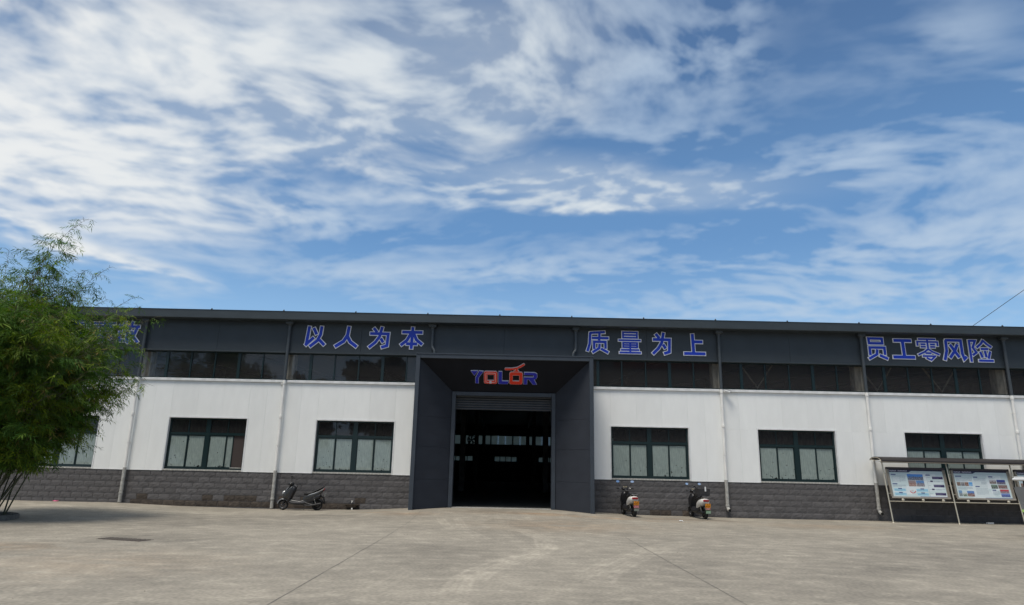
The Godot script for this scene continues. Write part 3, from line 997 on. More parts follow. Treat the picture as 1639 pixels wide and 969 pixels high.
func fascia(f: Node3D) -> void:
	for k in range(-5, 5):
		var x := k * 6.0
		for i in 2:
			var st := ns()
			cbox(st, Vector3(x + i * 3.0 + 0.003, BAND + 0.03, 0.0), Vector3(x + i * 3.0 + 2.997, 7.62, 0.05), 0.003)
			put("fascia_panel", st, M.fascia, f)
		var st := ns()
		cbox(st, Vector3(x, BAND - 0.02, -0.08), Vector3(x + 6.0, BAND + 0.03, 0.09), 0.006)
		box(st, Vector3(x, BAND + 0.03, 0.052), Vector3(x + 6.0, BAND + 0.085, 0.064))
		put("fascia_flashing", st, M.gutter, f)
	# box gutter in lengths of 6 m, each on two hangers
	for k in range(-5, 5):
		var x := k * 6.0
		var st := ns()
		var prof := [Vector2(0.05, 7.50), Vector2(0.53, 7.50), Vector2(0.55, 7.52), Vector2(0.55, 7.84), Vector2(0.57, 7.86), Vector2(0.52, 7.86), Vector2(0.52, 7.60), Vector2(0.10, 7.60), Vector2(0.10, 7.80), Vector2(0.0, 7.80), Vector2(0.0, 7.62), Vector2(0.05, 7.62)]
		for i in prof.size():
			var a: Vector2 = prof[i]
			var b: Vector2 = prof[(i + 1) % prof.size()]
			quad(st, Vector3(x + 0.001, a.y, a.x), Vector3(x + 5.999, a.y, a.x), Vector3(x + 5.999, b.y, b.x), Vector3(x + 0.001, b.y, b.x))
		var g := put("gutter", st, M.gutter, f)
		for xx in [x - 0.2, x + 2.8]:
			st = ns()
			cbox(st, Vector3(xx - 0.03, 7.855, 0.30), Vector3(xx + 0.03, 7.885, 0.56), 0.008)
			lathe(st, Vector3(xx, 7.88, 0.52), Vector3.UP, [[0, 0.028], [0.03, 0.028], [0.045, 0.012]], 10)
			put("hanger", st, M.gutter, g)

func pipes(f: Node3D) -> void:
	for k in range(-4, 5):
		var x := k * 6.0
		var st := ns()
		var z := 0.155
		var short := k == -1 or k == 0
		# outlet box under the gutter, then the dark upper pipe
		cbox(st, Vector3(x - 0.15, 7.38, 0.06), Vector3(x + 0.15, 7.5, 0.30), 0.01)
		lathe(st, Vector3(x, 7.40, z), Vector3.DOWN, [[0, 0.10], [0.05, 0.10], [0.06, 0.075], [0.12, 0.075]], 14)
		if short:
			tube(st, [Vector3(x, 7.35, z), Vector3(x, 6.62, z), Vector3(x + (0.02 if k == -1 else -0.02), 6.52, z + 0.02), Vector3(x + (0.10 if k == -1 else -0.10), 6.40, z + 0.06), Vector3(x + (0.12 if k == -1 else -0.12), 6.30, z + 0.07), Vector3(x + (0.12 if k == -1 else -0.12), 6.0, z + 0.07)], 0.058, 14)
			put("drainpipe", st, M.dark_pipe, f)
			continue
		tube(st, [Vector3(x, 7.35, z), Vector3(x, 5.04, z)], 0.062, 14)
		var d := put("drainpipe", st, M.dark_pipe, f)
		st = ns()
		tube(st, [Vector3(x, 5.04, z), Vector3(x, 1.40, z - 0.02)], 0.055, 14)
		for y in [5.0, 3.62]:
			lathe(st, Vector3(x, y, z - 0.004), Vector3.DOWN, [[0, 0.058], [0.01, 0.070], [0.13, 0.070], [0.14, 0.058]], 14)
		put("lower_pipe", st, M.white_pipe, d)
		st = ns()
		var end := gh(x, 0.16) if k < 0 else 0.27
		var zz := z - 0.015
		var pts := [Vector3(x, 1.42, zz), Vector3(x, end + 0.03, zz)]
		if k > 0:
			pts = [Vector3(x, 1.42, zz), Vector3(x, end + 0.12, zz), Vector3(x + 0.01, end + 0.05, zz + 0.03), Vector3(x + 0.02, end, zz + 0.10), Vector3(x + 0.03, end - 0.015, zz + 0.17)]
		tube(st, pts, 0.068, 14, k < 0)
		lathe(st, Vector3(x, end + 0.42 if k < 0 else end + 0.2, zz), Vector3.DOWN, [[0, 0.07], [0.01, 0.08], [0.07, 0.08], [0.08, 0.07]], 14)
		put("foot_pipe", st, M.old_pipe, d)
		if k > 0:
			st = ns()
			lathe(st, Vector3(x + 0.03, end - 0.015, zz + 0.168), Vector3.BACK, [[0, 0.056], [0.001, 0.0]], 14, false)
			put("pipe_mouth", st, M.rubber, d)
		st = ns()
		for y in [4.3, 2.4]:
			lathe(st, Vector3(x, y, z - 0.01), Vector3.UP, [[0, 0.060], [0.0, 0.064], [0.03, 0.064], [0.03, 0.060]], 14, false)
			box(st, Vector3(x - 0.015, y, 0.018), Vector3(x + 0.015, y + 0.03, z - 0.06))
		put("pipe_clip", st, M.white_pipe, d)

func portal(f: Node3D) -> void:
	var xo0 := -6.44
	var xo1 := 0.56
	var xi0 := -5.08
	var xi1 := -0.83
	var top := 6.02
	var zo := 1.42
	var zi := 0.10
	var st := ns()
	# outer shell: sides and top
	box(st, Vector3(xo0, -0.1, 0.0), Vector3(xo0 + 0.03, top, 1.40))
	box(st, Vector3(xo1 - 0.03, -0.1, 0.0), Vector3(xo1, top, 1.40))
	box(st, Vector3(xo0 - 0.03, top, 0.0), Vector3(xo1 + 0.03, top + 0.04, 1.56))
	var p := put("entrance_portal", st, M.portal_rim, f)
	st = ns()
	cbox(st, Vector3(xo0, -0.1, 1.40), Vector3(xo0 + 0.16, top - 0.002, 1.54), 0.008)
	cbox(st, Vector3(xo1 - 0.16, -0.1, 1.40), Vector3(xo1, top - 0.002, 1.54), 0.008)
	cbox(st, Vector3(xo0 + 0.161, top - 0.16, 1.402), Vector3(xo1 - 0.161, top - 0.002, 1.538), 0.008)
	put("outer_rim", st, M.portal_rim, p)
	st = ns()
	cbox(st, Vector3(xi0, 0.0, -0.28), Vector3(xi0 + 0.16, 4.72, 0.15), 0.008)
	cbox(st, Vector3(xi1 - 0.16, 0.0, -0.28), Vector3(xi1, 4.72, 0.15), 0.008)
	cbox(st, Vector3(xi0 + 0.161, 4.56, -0.28), Vector3(xi1 - 0.161, 4.719, 0.149), 0.008)
	put("inner_rim", st, M.portal_rim, p)
	# flared side cheeks of four sheets each, mitred at the top
	var levels := [-0.1, 1.22, 2.46, 3.62, 99.0]
	for side in 2:
		var a := Vector3(xo0 + 0.15, 0, zo) if side == 0 else Vector3(xo1 - 0.15, 0, zo)
		var b := Vector3(xi0 + 0.002, 0, zi) if side == 0 else Vector3(xi1 - 0.002, 0, zi)
		var ya := 5.865
		var yb := 4.72
		var inw := (Vector3.UP.cross(b - a)).normalized() * 0.02
		if inw.z < 0:
			inw = -inw
		for i in 4:
			st = ns()
			var y0: float = levels[i] + 0.004
			var y1: float = levels[i + 1] - 0.004
			var q := [a + Vector3(0, y0, 0), b + Vector3(0, y0, 0), b + Vector3(0, minf(y1, yb), 0), a + Vector3(0, minf(y1, ya), 0)]
			if side == 1:
				q.reverse()
			var bk := []
			for e in q:
				bk.append(e - inw)
			quad(st, q[0], q[1], q[2], q[3])
			for e in 4:
				quad(st, bk[e], bk[(e + 1) % 4], q[(e + 1) % 4], q[e])
			put("cheek_panel", st, M.portal, p)
		st = ns()
		quad(st, a - inw * 1.5 + Vector3(0, -0.1, 0), b - inw * 1.5 + Vector3(0, -0.1, 0), b - inw * 1.5 + Vector3(0, yb, 0), a - inw * 1.5 + Vector3(0, ya, 0))
		put("cheek_backing", st, M.steel, p)
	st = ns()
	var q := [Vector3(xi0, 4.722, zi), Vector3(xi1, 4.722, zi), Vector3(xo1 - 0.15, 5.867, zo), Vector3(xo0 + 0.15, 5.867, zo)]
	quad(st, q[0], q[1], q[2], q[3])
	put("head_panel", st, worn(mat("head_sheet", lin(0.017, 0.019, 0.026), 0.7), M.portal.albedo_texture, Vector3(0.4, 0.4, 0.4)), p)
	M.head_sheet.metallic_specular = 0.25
	# roller shutter, all but its last slats wound up
	st = ns()
	box(st, Vector3(xi0 + 0.16, 4.56, -0.75), Vector3(xi1 - 0.16, 5.0, -0.25))
	var sh := put("roller_shutter", st, M.shutter, f)
	for i in 6:
		st = ns()
		var y := 4.02 + i * 0.1
		var prof := []
		for j in 7:
			var t := j / 6.0
			prof.append(Vector2(-0.2 + sin(t * PI) * 0.022, y + t * 0.096))
		for j in 6:
			var n0 := Vector3(0, -cos(j / 6.0 * PI), 0.7).normalized()
			var n1 := Vector3(0, -cos((j + 1) / 6.0 * PI), 0.7).normalized()
			var c := [Vector3(xi0 + 0.16, prof[j].y, prof[j].x), Vector3(xi1 - 0.16, prof[j].y, prof[j].x), Vector3(xi1 - 0.16, prof[j + 1].y, prof[j + 1].x), Vector3(xi0 + 0.16, prof[j + 1].y, prof[j + 1].x)]
			vert(st, c[0], n0); vert(st, c[2], n1); vert(st, c[1], n0)
			vert(st, c[0], n0); vert(st, c[3], n1); vert(st, c[2], n1)
		box(st, Vector3(xi0 + 0.16, y - 0.002, -0.205), Vector3(xi1 - 0.16, y + 0.006, -0.195))
		put("slat", st, M.shutter, sh)
	# door sill
	st = ns()
	cbox(st, Vector3(xi0 + 0.16, 0.05, -0.3), Vector3(xi1 - 0.16, 0.165, 0.16), 0.01)
	put("door_sill", st, M.old_pipe, f)

# ---------------------------------------------------------------- across the yard, behind the photographer: seen in the panes
func make_opposite() -> void:
	var leaf := mat("far_leaf", lin(0.04, 0.06, 0.02), 0.7)
	leaf.vertex_color_use_as_albedo = true
	var bark := mat("far_bark", lin(0.08, 0.06, 0.045), 0.9)
	var st := ns()
	for i in 10:
		var a := Vector3(rng.randf_range(-1, 1), rng.randf_range(-1, 1), rng.randf_range(-1, 1)) * 0.4
		var u := Vector3(rng.randf_range(-1, 1), rng.randf_range(-1, 1), rng.randf_range(-1, 1)).normalized() * 0.26
		var v := u.cross(Vector3(rng.randf_range(-1, 1), 1, rng.randf_range(-1, 1))).normalized() * 0.2
		quad(st, a - u, a + v, a + u, a - v)
	var clump := st.commit()
	var spots := [[-31, 40, 13.0, 4.6, "broad dark tree across the yard, leftmost in the mirrored row"], [-24, 44, 11.5, 3.6, "rounded dark tree across the yard beside the tallest one"], [-16.5, 42, 14.0, 4.0, "tall narrow crowned tree across the yard, tallest of its row"], [-10, 45, 10.5, 3.4, "low bushy tree across the yard, nearest the lamp mast side"], [-3.5, 43, 12.0, 3.8, "full round tree across the yard facing the roller door"]]
	for s in spots:
		var t := thing("tree", s[4], "tree", Vector3(s[0], 0, s[1]), 0, "trees across the yard")
		st = ns()
		tube(st, [Vector3(0, -0.1, 0), Vector3(0.1, s[2] * 0.3, 0.05), Vector3(0, s[2] * 0.8, 0)], [0.24, 0.18, 0.05], 8)
		for i in 6:
			var a := i * 1.1
			tube(st, [Vector3(0.05, s[2] * (0.3 + 0.06 * i), 0), Vector3(cos(a) * s[3] * 0.6, s[2] * (0.45 + 0.07 * i), sin(a) * s[3] * 0.6)], [0.10, 0.03], 6)
		put("trunk", st, bark, t)
		var mm := MultiMesh.new()
		mm.transform_format = MultiMesh.TRANSFORM_3D
		mm.use_colors = true
		mm.mesh = clump
		mm.instance_count = 1100
		for i in mm.instance_count:
			var d := Vector3(rng.randfn(), rng.randfn(), rng.randfn()).normalized()
			var lobe := 0.75 + 0.25 * sin(d.x * 5.0 + s[0]) * cos(d.y * 4.0 + d.z * 3.0)
			var r := pow(rng.randf(), 0.4) * lobe
			mm.set_instance_transform(i, Transform3D(Basis(d, rng.randf() * TAU), Vector3(0, s[2] * 0.62, 0) + d * r * Vector3(s[3], s[2] * 0.38, s[3])))
			var g := rng.randf_range(0.6, 1.3)
			mm.set_instance_color(i, Color(g, g, g))
		var o := MultiMeshInstance3D.new()
		o.name = "crown"
		o.multimesh = mm
		o.material_override = leaf
		o.set_meta("kind", "stuff")
		t.add_child(o)
	var b := thing("opposite_workshop", "pale workshop with a red eaves band, across the yard and mirrored in the panes", "workshop", Vector3(20, 0, 46))
	st = ns()
	box(st, Vector3(-13, 0, 0), Vector3(60, 14.6, 30))
	put("wall", st, mat("opposite_wall", lin(0.24, 0.22, 0.20), 0.8), b)
	st = ns()
	cbox(st, Vector3(-11, 12.9, -0.3), Vector3(-1, 13.6, -0.002), 0.05)
	put("eaves_band", st, mat("red_band", lin(0.22, 0.03, 0.025), 0.6), b)
	for i in 9:
		st = ns()
		box(st, Vector3(-11.5 + i * 6.0, 9.5, -0.06), Vector3(-7.5 + i * 6.0, 11.0, -0.01))
		put("window", st, M.window_frame, b)

# ---------------------------------------------------------------- lettering
const GLYPHS := {
	"yi": [13, [[22, 4], [14, 84]], [[9, 90], [46, 54]], [[42, 11], [58, 40]], [[79, 3], [76, 40], [63, 68], [30, 95]], [[72, 64], [97, 87]]],
	"ren": [14, [[59, 2], [55, 42], [40, 70], [5, 95]], [[55, 48], [68, 72], [97, 94]]],
	"wei": [12.5, [[23, 8], [40, 27]], [[62, 2], [52, 46], [34, 72], [6, 96]], [[8, 33], [91, 33], [88, 86], [62, 94]], [[58, 54], [70, 72]]],
	"ben": [13, [[8, 25], [97, 25]], [[54, 2], [51, 98]], [[48, 28], [30, 62], [4, 83]], [[58, 28], [72, 58], [98, 78]], [[28, 76], [76, 76]]],
	"zhi": [10.5, [[14, 9], [82, 4]], [[17, 8], [14, 58], [4, 90]], [[24, 31], [98, 31]], [[58, 8], [56, 42]], [[34, 80], [34, 48], [84, 48], [84, 78]], [[58, 57], [56, 76], [26, 95]], [[64, 78], [96, 95]]],
	"liang": [7.5, [[18, 4], [86, 4]], [[18, 16], [86, 16]], [[18, 28], [86, 28]], [[21, 0], [21, 31]], [[83, 0], [83, 31]], [[1, 40], [99, 40]], [[18, 51], [86, 51]], [[18, 61], [86, 61]], [[18, 71], [86, 71]], [[21, 48], [21, 74]], [[83, 48], [83, 74]], [[52, 48], [52, 94]], [[11, 83], [91, 83]], [[4, 95], [99, 95]]],
	"shang": [13, [[43, 2], [46, 92]], [[46, 38], [88, 38]], [[2, 92], [99, 92]]],
	"yuan": [11, [[12, 32], [10, 6], [76, 6], [76, 32]], [[10, 27], [76, 27]], [[12, 80], [12, 46], [84, 46], [84, 78]], [[48, 54], [44, 76], [4, 96]], [[58, 80], [96, 95]]],
	"gong": [13.5, [[10, 9], [90, 9]], [[50, 9], [52, 90]], [[1, 90], [99, 90]]],
	"ling": [7.5, [[10, 4], [88, 4]], [[50, 2], [50, 44]], [[4, 34], [4, 16], [95, 16], [95, 34]], [[18, 27], [40, 27]], [[18, 38], [40, 38]], [[61, 27], [83, 27]], [[61, 38], [83, 38]], [[52, 46], [34, 60], [3, 74]], [[50, 48], [68, 60], [98, 72]], [[36, 66], [62, 66]], [[22, 79], [78, 79], [56, 98]], [[38, 86], [54, 95]]],
	"feng": [12, [[16, 7], [15, 55], [3, 97]], [[14, 7], [80, 7], [80, 66], [86, 90], [97, 80]], [[32, 26], [66, 84]], [[64, 24], [50, 54], [26, 86]]],
	"xian": [9.5, [[10, 3], [10, 99]], [[10, 7], [34, 7], [22, 36], [34, 58], [18, 70]], [[68, 2], [58, 18], [38, 36]], [[68, 6], [80, 20], [98, 34]], [[54, 42], [84, 42]], [[50, 54], [56, 80]], [[69, 50], [72, 78]], [[90, 52], [80, 84]], [[40, 93], [99, 93]]],
	"shi": [8.5, [[4, 12], [96, 12]], [[18, 38], [18, 24], [82, 24], [82, 38]], [[16, 38], [84, 38]], [[14, 52], [82, 52], [82, 80]], [[1, 66], [99, 66]], [[14, 80], [86, 80]], [[51, 0], [51, 92], [32, 96]]],
	"gu": [11.5, [[2, 22], [50, 22]], [[27, 2], [27, 50]], [[9, 92], [9, 52], [45, 52], [45, 92]], [[9, 86], [45, 86]], [[64, 2], [52, 40]], [[58, 24], [99, 24]], [[87, 28], [75, 66], [48, 96]], [[62, 44], [76, 70], [98, 93]]],
}

func slogan(label: String, chars: Array) -> void:
	var t := thing("slogan_sign", label, "sign", Vector3((chars[0][1] + chars[-1][2]) / 2.0, 6.9, 0.052))
	for c in chars:
		var g: Array = GLYPHS[c[0]]
		var w: float = c[2] - c[1]
		var h: float = c[4] - c[3]
		var back := ns()
		var face := ns()
		for i in range(1, g.size()):
			var pts := PackedVector2Array()
			for p in g[i]:
				pts.append(Vector2(p[0] / 100.0 * w + c[1] - t.position.x, c[4] - p[1] / 100.0 * h - t.position.y))
			var r: float = g[0] / 200.0 * 0.95
			for poly in Geometry2D.offset_polyline(pts, r, Geometry2D.JOIN_MITER, Geometry2D.END_BUTT):
				extrude(face, poly, 0.03, 0.0405 + i * 0.0004)
				for big in Geometry2D.offset_polygon(poly, 0.030, Geometry2D.JOIN_MITER):
					extrude(back, big, 0.0, 0.0245 + i * 0.0004)
		var b := put("character", back, M.sign_white, t)
		put("character_face", face, M.sign_blue, b)

func make_signs() -> void:
	slogan("blue slogan characters half hidden behind the bamboo at the left end of the fascia", [["ling", -21.29, -20.42, 6.44, 7.40], ["shi", -20.30, -19.30, 6.43, 7.39], ["gu", -19.20, -18.30, 6.42, 7.39]])
	slogan("four blue slogan characters on the fascia left of the entrance portal", [["yi", -11.40, -10.49, 6.42, 7.37], ["ren", -10.12, -9.13, 6.44, 7.38], ["wei", -8.71, -7.79, 6.44, 7.39], ["ben", -7.37, -6.41, 6.44, 7.41]])
	slogan("four blue slogan characters on the fascia right of the entrance portal", [["zhi", 0.46, 1.41, 6.43, 7.39], ["liang", 1.80, 2.75, 6.45, 7.40], ["wei", 3.19, 4.03, 6.43, 7.40], ["shang", 4.53, 5.45, 6.44, 7.37]])
	slogan("five blue slogan characters on the fascia above the notice board", [["yuan", 12.27, 13.13, 6.42, 7.38], ["gong", 13.32, 14.25, 6.47, 7.34], ["ling", 14.37, 15.30, 6.42, 7.38], ["feng", 15.46, 16.45, 6.44, 7.38], ["xian", 16.50, 17.54, 6.41, 7.38]])

func make_logo() -> void:
	# lies on the sloping head panel of the portal
	var t := thing("logo_sign", "blue and red raised logo letters over the roller door", "sign", Vector3(-2.965, 0, 0))
	var o := Vector3(0, 4.722, 0.10)
	var up := Vector3(0, 1.145, 1.32).normalized()
	var out := Vector3.RIGHT.cross(up).normalized()
	t.transform = Transform3D(Basis(Vector3.RIGHT, up, out), Vector3(-2.965, o.y, o.z))
	# drawn in units of the lettering: x 0..1245, y up, letters 0..250
	var sx := 2.69 / 1245.0
	var sy := 0.70 / 250.0
	var base := 0.50
	var P := func(a: Array) -> PackedVector2Array:
		var q := PackedVector2Array()
		for e in a:
			q.append(Vector2((e[0] - 622.0) * sx, base + e[1] * sy))
		return q
	var tilt := 0.0
	var put_letter := func(called: String, polys: Array, edge: Material, face: Material) -> void:
		var a := ns()
		var b := ns()
		var n := 0
		for poly in polys:
			n += 1
			extrude(a, poly, 0.002, 0.0500 + n * 0.0005)
			for s in Geometry2D.offset_polygon(poly, -0.011, Geometry2D.JOIN_MITER):
				extrude(b, s, 0.045, 0.0580 + n * 0.0005)
		var l := put(called, a, edge, t)
		put("letter_face", b, face, l)
	put_letter.call("letter", [P.call([[0, 244], [140, 244], [70, 150]]), P.call([[155, 244], [245, 238], [150, 110], [150, 6], [84, 6], [84, 112]])], M.logo_blue_edge, M.logo_blue)
	# frames: cut into a left and a right half so that each piece is a simple outline
	var frame := func(x0: float, x1: float, y0: float, y1: float, th: float, r: float) -> Array:
		var m := (x0 + x1) / 2.0
		var left := [[m, y1], [x0 + r, y1], [x0 + r * 0.3, y1 - r * 0.3], [x0, y1 - r], [x0, y0 + r], [x0 + r * 0.3, y0 + r * 0.3], [x0 + r, y0], [m, y0], [m, y0 + th], [x0 + th, y0 + th], [x0 + th, y1 - th], [m, y1 - th]]
		var right := []
		for e in left:
			right.append([2.0 * m - e[0], e[1]])
		right.reverse()
		return [left, right]
	var ring := func(called: String, x0: float, x1: float, y0: float, y1: float, th: float, edge: Material, face: Material, grooves: bool) -> void:
		var a := ns()
		var b := ns()
		for h in frame.call(x0, x1, y0, y1, th, 34.0):
			extrude(a, P.call(h), 0.002, 0.050)
		for h in frame.call(x0 + 6, x1 - 6, y0 + 4, y1 - 4, th - 10, 30.0):
			extrude(b, P.call(h), 0.045, 0.058)
		var l := put(called, a, edge, t)
		put("letter_face", b, face, l)
		if grooves:
			var c := ns()
			for h in frame.call(x0 + 34, x1 - 34, y0 + 26, y1 - 26, 9, 14.0):
				extrude(c, P.call(h), 0.05, 0.062)
			put("inlay_line", c, edge, l)
			c = ns()
			extrude(c, P.call([[350, 12], [390, 12], [390, 60], [350, 60]]), 0.05, 0.0605)
			put("inlay_notch", c, M.logo_blue_edge, l)
	ring.call("letter", 246, 500, 2, 240, 66, M.logo_edge, M.logo_red, true)
	put_letter.call("letter", [P.call([[518, 240], [590, 240], [590, 62], [708, 62], [708, 24], [690, 2], [518, 2]])], M.logo_blue_edge, M.logo_blue)
	ring.call("letter", 722, 972, 0, 236, 66, M.logo_edge, M.logo_red, false)
	put_letter.call("letter", [P.call([[992, 232], [1200, 232], [1240, 205], [1244, 150], [1225, 112], [1190, 98], [1245, 2], [1165, 2], [1085, 98], [1060, 98], [1060, 4], [990, 4], [990, 146], [1165, 146], [1175, 160], [1165, 182], [992, 182]])], M.logo_blue_edge, M.logo_blue)
	# swoosh over the second ring
	put_letter.call("emblem", [P.call([[632, 290], [640, 306], [760, 308], [860, 326], [985, 398], [1004, 384], [1004, 366], [925, 318], [860, 292], [760, 268], [640, 266]]), P.call([[838, 300], [880, 300], [875, 268], [900, 262], [895, 240], [800, 240], [796, 256], [830, 268]])], M.logo_edge, M.logo_red)

# ---------------------------------------------------------------- bamboo clump in its round planter
func make_bamboo() -> void:
	var at := Vector3(-17.75, gh(-17.75, 8.3), 8.3)
	var pl := thing("round_planter", "low round concrete kerb ringing the foot of the bamboo", "planter", at)
	var st := ns()
	lathe(st, Vector3.ZERO, Vector3.UP, [[-0.1, 1.28], [0.10, 1.28], [0.13, 1.25], [0.13, 1.13], [0.10, 1.10], [0.03, 1.10]], 48, false)
	put("kerb", st, worn(mat("kerb_stone", lin(0.20, 0.19, 0.17), 0.9), noise_tex(0.03, 0.7, 1.0, 91), Vector3(1, 1, 1)), pl)
	st = ns()
	lathe(st, Vector3.ZERO, Vector3.UP, [[0.05, 1.12], [0.09, 0.6], [0.10, 0.02]], 32, true)
	put("soil", st, worn(mat("soil", lin(0.05, 0.038, 0.028), 1.0), noise_tex(0.08, 0.5, 1.0, 92), Vector3(2, 2, 2)), pl)
	var b := thing("bamboo", "tall leafy green bamboo clump fanning up at the left edge", "bamboo", at)
	var culm_m := mat("culm", lin(0.075, 0.080, 0.038), 0.55)
	var twig_m := mat("twig", lin(0.075, 0.075, 0.04), 0.7)
	var leaf_m := mat("bamboo_leaf", Color.WHITE, 0.5)
	leaf_m.metallic_specular = 0.25
	leaf_m.vertex_color_use_as_albedo = true
	leaf_m.backlight_enabled = true
	leaf_m.backlight = Color(0.75, 0.85, 0.25)
	var sprays := []
	for v in 4:
		st = ns()
		for i in 9:
			var u := i / 8.0
			var base := Vector3(u * 0.26, -0.10 * u * u, 0)
			var side := 1.0 if i % 2 == 0 else -1.0
			var dir := Vector3(rng.randf_range(0.5, 1.0), rng.randf_range(-0.75, 0.15), side * rng.randf_range(0.2, 0.9)).normalized()
			var l := rng.randf_range(0.11, 0.19)
			var across := dir.cross(Vector3(rng.randf_range(-0.4, 0.4), 1, rng.randf_range(-0.4, 0.4))).normalized() * rng.randf_range(0.009, 0.0135)
			var tip := base + dir * l + Vector3(0, -0.03, 0)
			var m0 := base + dir * l * 0.38
			tri(st, base, m0 + across, m0 - across)
			tri(st, m0 - across, m0 + across, tip)
		sprays.append(st.commit())
	var places := [[], [], [], []]
	var tints := [[], [], [], []]
	var twigs := ns()
	var tone := noise(0.35, 2, 404)
	for c in 62:
		var a := rng.randf() * TAU
		var slope := pow(rng.randf(), 1.1) * 0.50
		if c < 19:   # those that lean to the right of the clump, over the yard
			a = rng.randf_range(-0.7, 0.6)
			slope = rng.randf_range(0.17, 0.52)
		elif cos(a) > 0.0:
			slope *= 0.45
		var out := Vector3(cos(a), 0, sin(a))
		var foot := out * rng.randf_range(0.1, 0.75) + Vector3(rng.randf_range(-0.25, 0.25), 0.02, rng.randf_range(-0.25, 0.25))
		var length := lerpf(11.8 if cos(a) < 0.3 else 9.0, 4.75, slope / 0.52) * rng.randf_range(0.80, 1.06)
		var droop := rng.randf_range(0.10, 0.26)
		var pts := []
		var rad := []
		for i in 19:
			var t := i / 18.0
			pts.append(foot + out * length * (slope * t + droop * pow(t, 2.8)) + Vector3.UP * length * (t - 0.17 * pow(t, 3.2)) + Vector3(sin(t * 5.0 + c), 0, cos(t * 4.0 + c * 2)) * 0.05)
			rad.append(lerpf(0.023, 0.003, pow(t, 0.8)))
		st = ns()
		tube(st, pts, rad, 6)
		put("culm", st, culm_m, b)
		var s := 0.20
		while s < 1.0:
			var fi := s * 18.0
			var i0 := mini(int(fi), 17)
			var p: Vector3 = pts[i0].lerp(pts[i0 + 1], fi - i0)
			var grow: Vector3 = (pts[i0 + 1] - pts[i0]).normalized()
			s += 0.19 / length
			if p.y < 1.35:
				continue
			var top := smoothstep(0.70, 0.97, s)
			for k in (3 if top < 0.5 else 2):
				var ba := rng.randf() * TAU
				var bd := (Vector3(cos(ba), 0, sin(ba)) * 1.0 + out * 0.35 + grow * rng.randf_range(0.15, 0.8)).normalized()
				var bl := rng.randf_range(0.35, 0.95) * lerpf(1.0, 0.45, top) * (1.25 if p.y > 2.0 and p.y < 6.5 else 0.9)
				var mid := p + bd * bl * 0.5 + Vector3(0, 0.03, 0)
				var end := p + bd * bl + Vector3(0, -0.16 * bl, 0)
				tube(twigs, [p, mid, end], [0.006, 0.0045, 0.002], 3, false)
				var count := int(round(bl * lerpf(10.0, 2.2, top)))
				for n in count:
					var u := (n + rng.randf()) / maxf(count, 1)
					if u < 0.18:
						continue
					var q := p.lerp(mid, u * 2.0) if u < 0.5 else mid.lerp(end, u * 2.0 - 1.0)
					var yaw := ba + rng.randf_range(-1.3, 1.3)
					var basis := Basis(Vector3.UP, -yaw) * Basis(Vector3.BACK, rng.randf_range(-0.65, 0.35)) * Basis(Vector3.RIGHT, rng.randf_range(-0.8, 0.8))
					var v := rng.randi_range(0, 3)
					places[v].append(Transform3D(basis.scaled(Vector3.ONE * rng.randf_range(0.8, 1.25)), q))
					var g := 1.0 + 0.55 * tone.get_noise_3d(q.x * 2.0, q.y * 2.0, q.z * 2.0) + rng.randf_range(-0.22, 0.22)
					var young := clampf(tone.get_noise_3d(q.x * 3.0 + 50.0, q.y * 3.0, q.z * 3.0) * 1.6 + rng.randf_range(-0.1, 0.25), 0.0, 1.0)
					if rng.randf() < 0.045:   # yellowed and dry sprays
						tints[v].append(Color(0.26, 0.20, 0.07) * rng.randf_range(0.5, 1.1))
						continue
					tints[v].append(Color(lerpf(0.074, 0.230, young) * g, lerpf(0.145, 0.290, young) * g, lerpf(0.030, 0.028, young) * g))
	var tw := put("twigs", twigs, twig_m, b)
	tw.set_meta("kind", "stuff")
	var total := 0
	for v in 4:
		var mm := MultiMesh.new()
		mm.transform_format = MultiMesh.TRANSFORM_3D
		mm.use_colors = true
		mm.mesh = sprays[v]
		mm.instance_count = places[v].size()
		for i in places[v].size():
			mm.set_instance_transform(i, places[v][i])
			mm.set_instance_color(i, tints[v][i])
		total += places[v].size()
		var o := MultiMeshInstance3D.new()
		o.name = "foliage"
		o.multimesh = mm
		o.material_override = leaf_m
		o.set_meta("kind", "stuff")
		b.add_child(o, true)
	print("bamboo sprays ", total)

# ---------------------------------------------------------------- scooters
func wheel(t: Node3D, x: float, r: float, hub: Material, hub_r: float) -> void:
	var at := Vector3(x, r, 0)
	var st := ns()
	var w := 0.05
	lathe(st, at, Vector3.BACK, [[-w * 0.7, r * 0.64], [-w, r * 0.74], [-w * 0.98, r * 0.88], [-w * 0.6, r * 0.975], [0, r], [w * 0.6, r * 0.975], [w * 0.98, r * 0.88], [w, r * 0.74], [w * 0.7, r * 0.64], [-w * 0.7, r * 0.64]], 32, false)
	var ty := put("wheel", st, M.rubber, t)
	st = ns()
	lathe(st, at, Vector3.BACK, [[-w * 0.72, r * 0.66], [-w * 0.72, r * 0.58], [-w * 0.3, r * 0.56], [w * 0.3, r * 0.56], [w * 0.72, r * 0.58], [w * 0.72, r * 0.66]], 32, false)
	lathe(st, at, Vector3.BACK, [[-w * 1.0, hub_r * 0.6], [-w * 0.8, hub_r], [w * 0.8, hub_r], [w * 1.0, hub_r * 0.6]], 20)
	for i in 5:
		var a := TAU * i / 5.0
		var u := Vector3(cos(a), sin(a), 0)
		tube(st, [at + u * hub_r * 0.8, at + u * r * 0.6], [0.022, 0.016], 6)
	put("rim", st, hub, ty)

func shell_x(rows: Array, m := 18) -> SurfaceTool:   # rows of [x, y, half height, half width, power, lean]
	var st := ns()
	var rings := []
	for e in rows:
		rings.append(ring_x(e[0], e[1], e[2], e[3], e[4] if e.size() > 4 else 2.6, 0.0, m, e[5] if e.size() > 5 else 0.0))
	skin(st, rings)
	return st

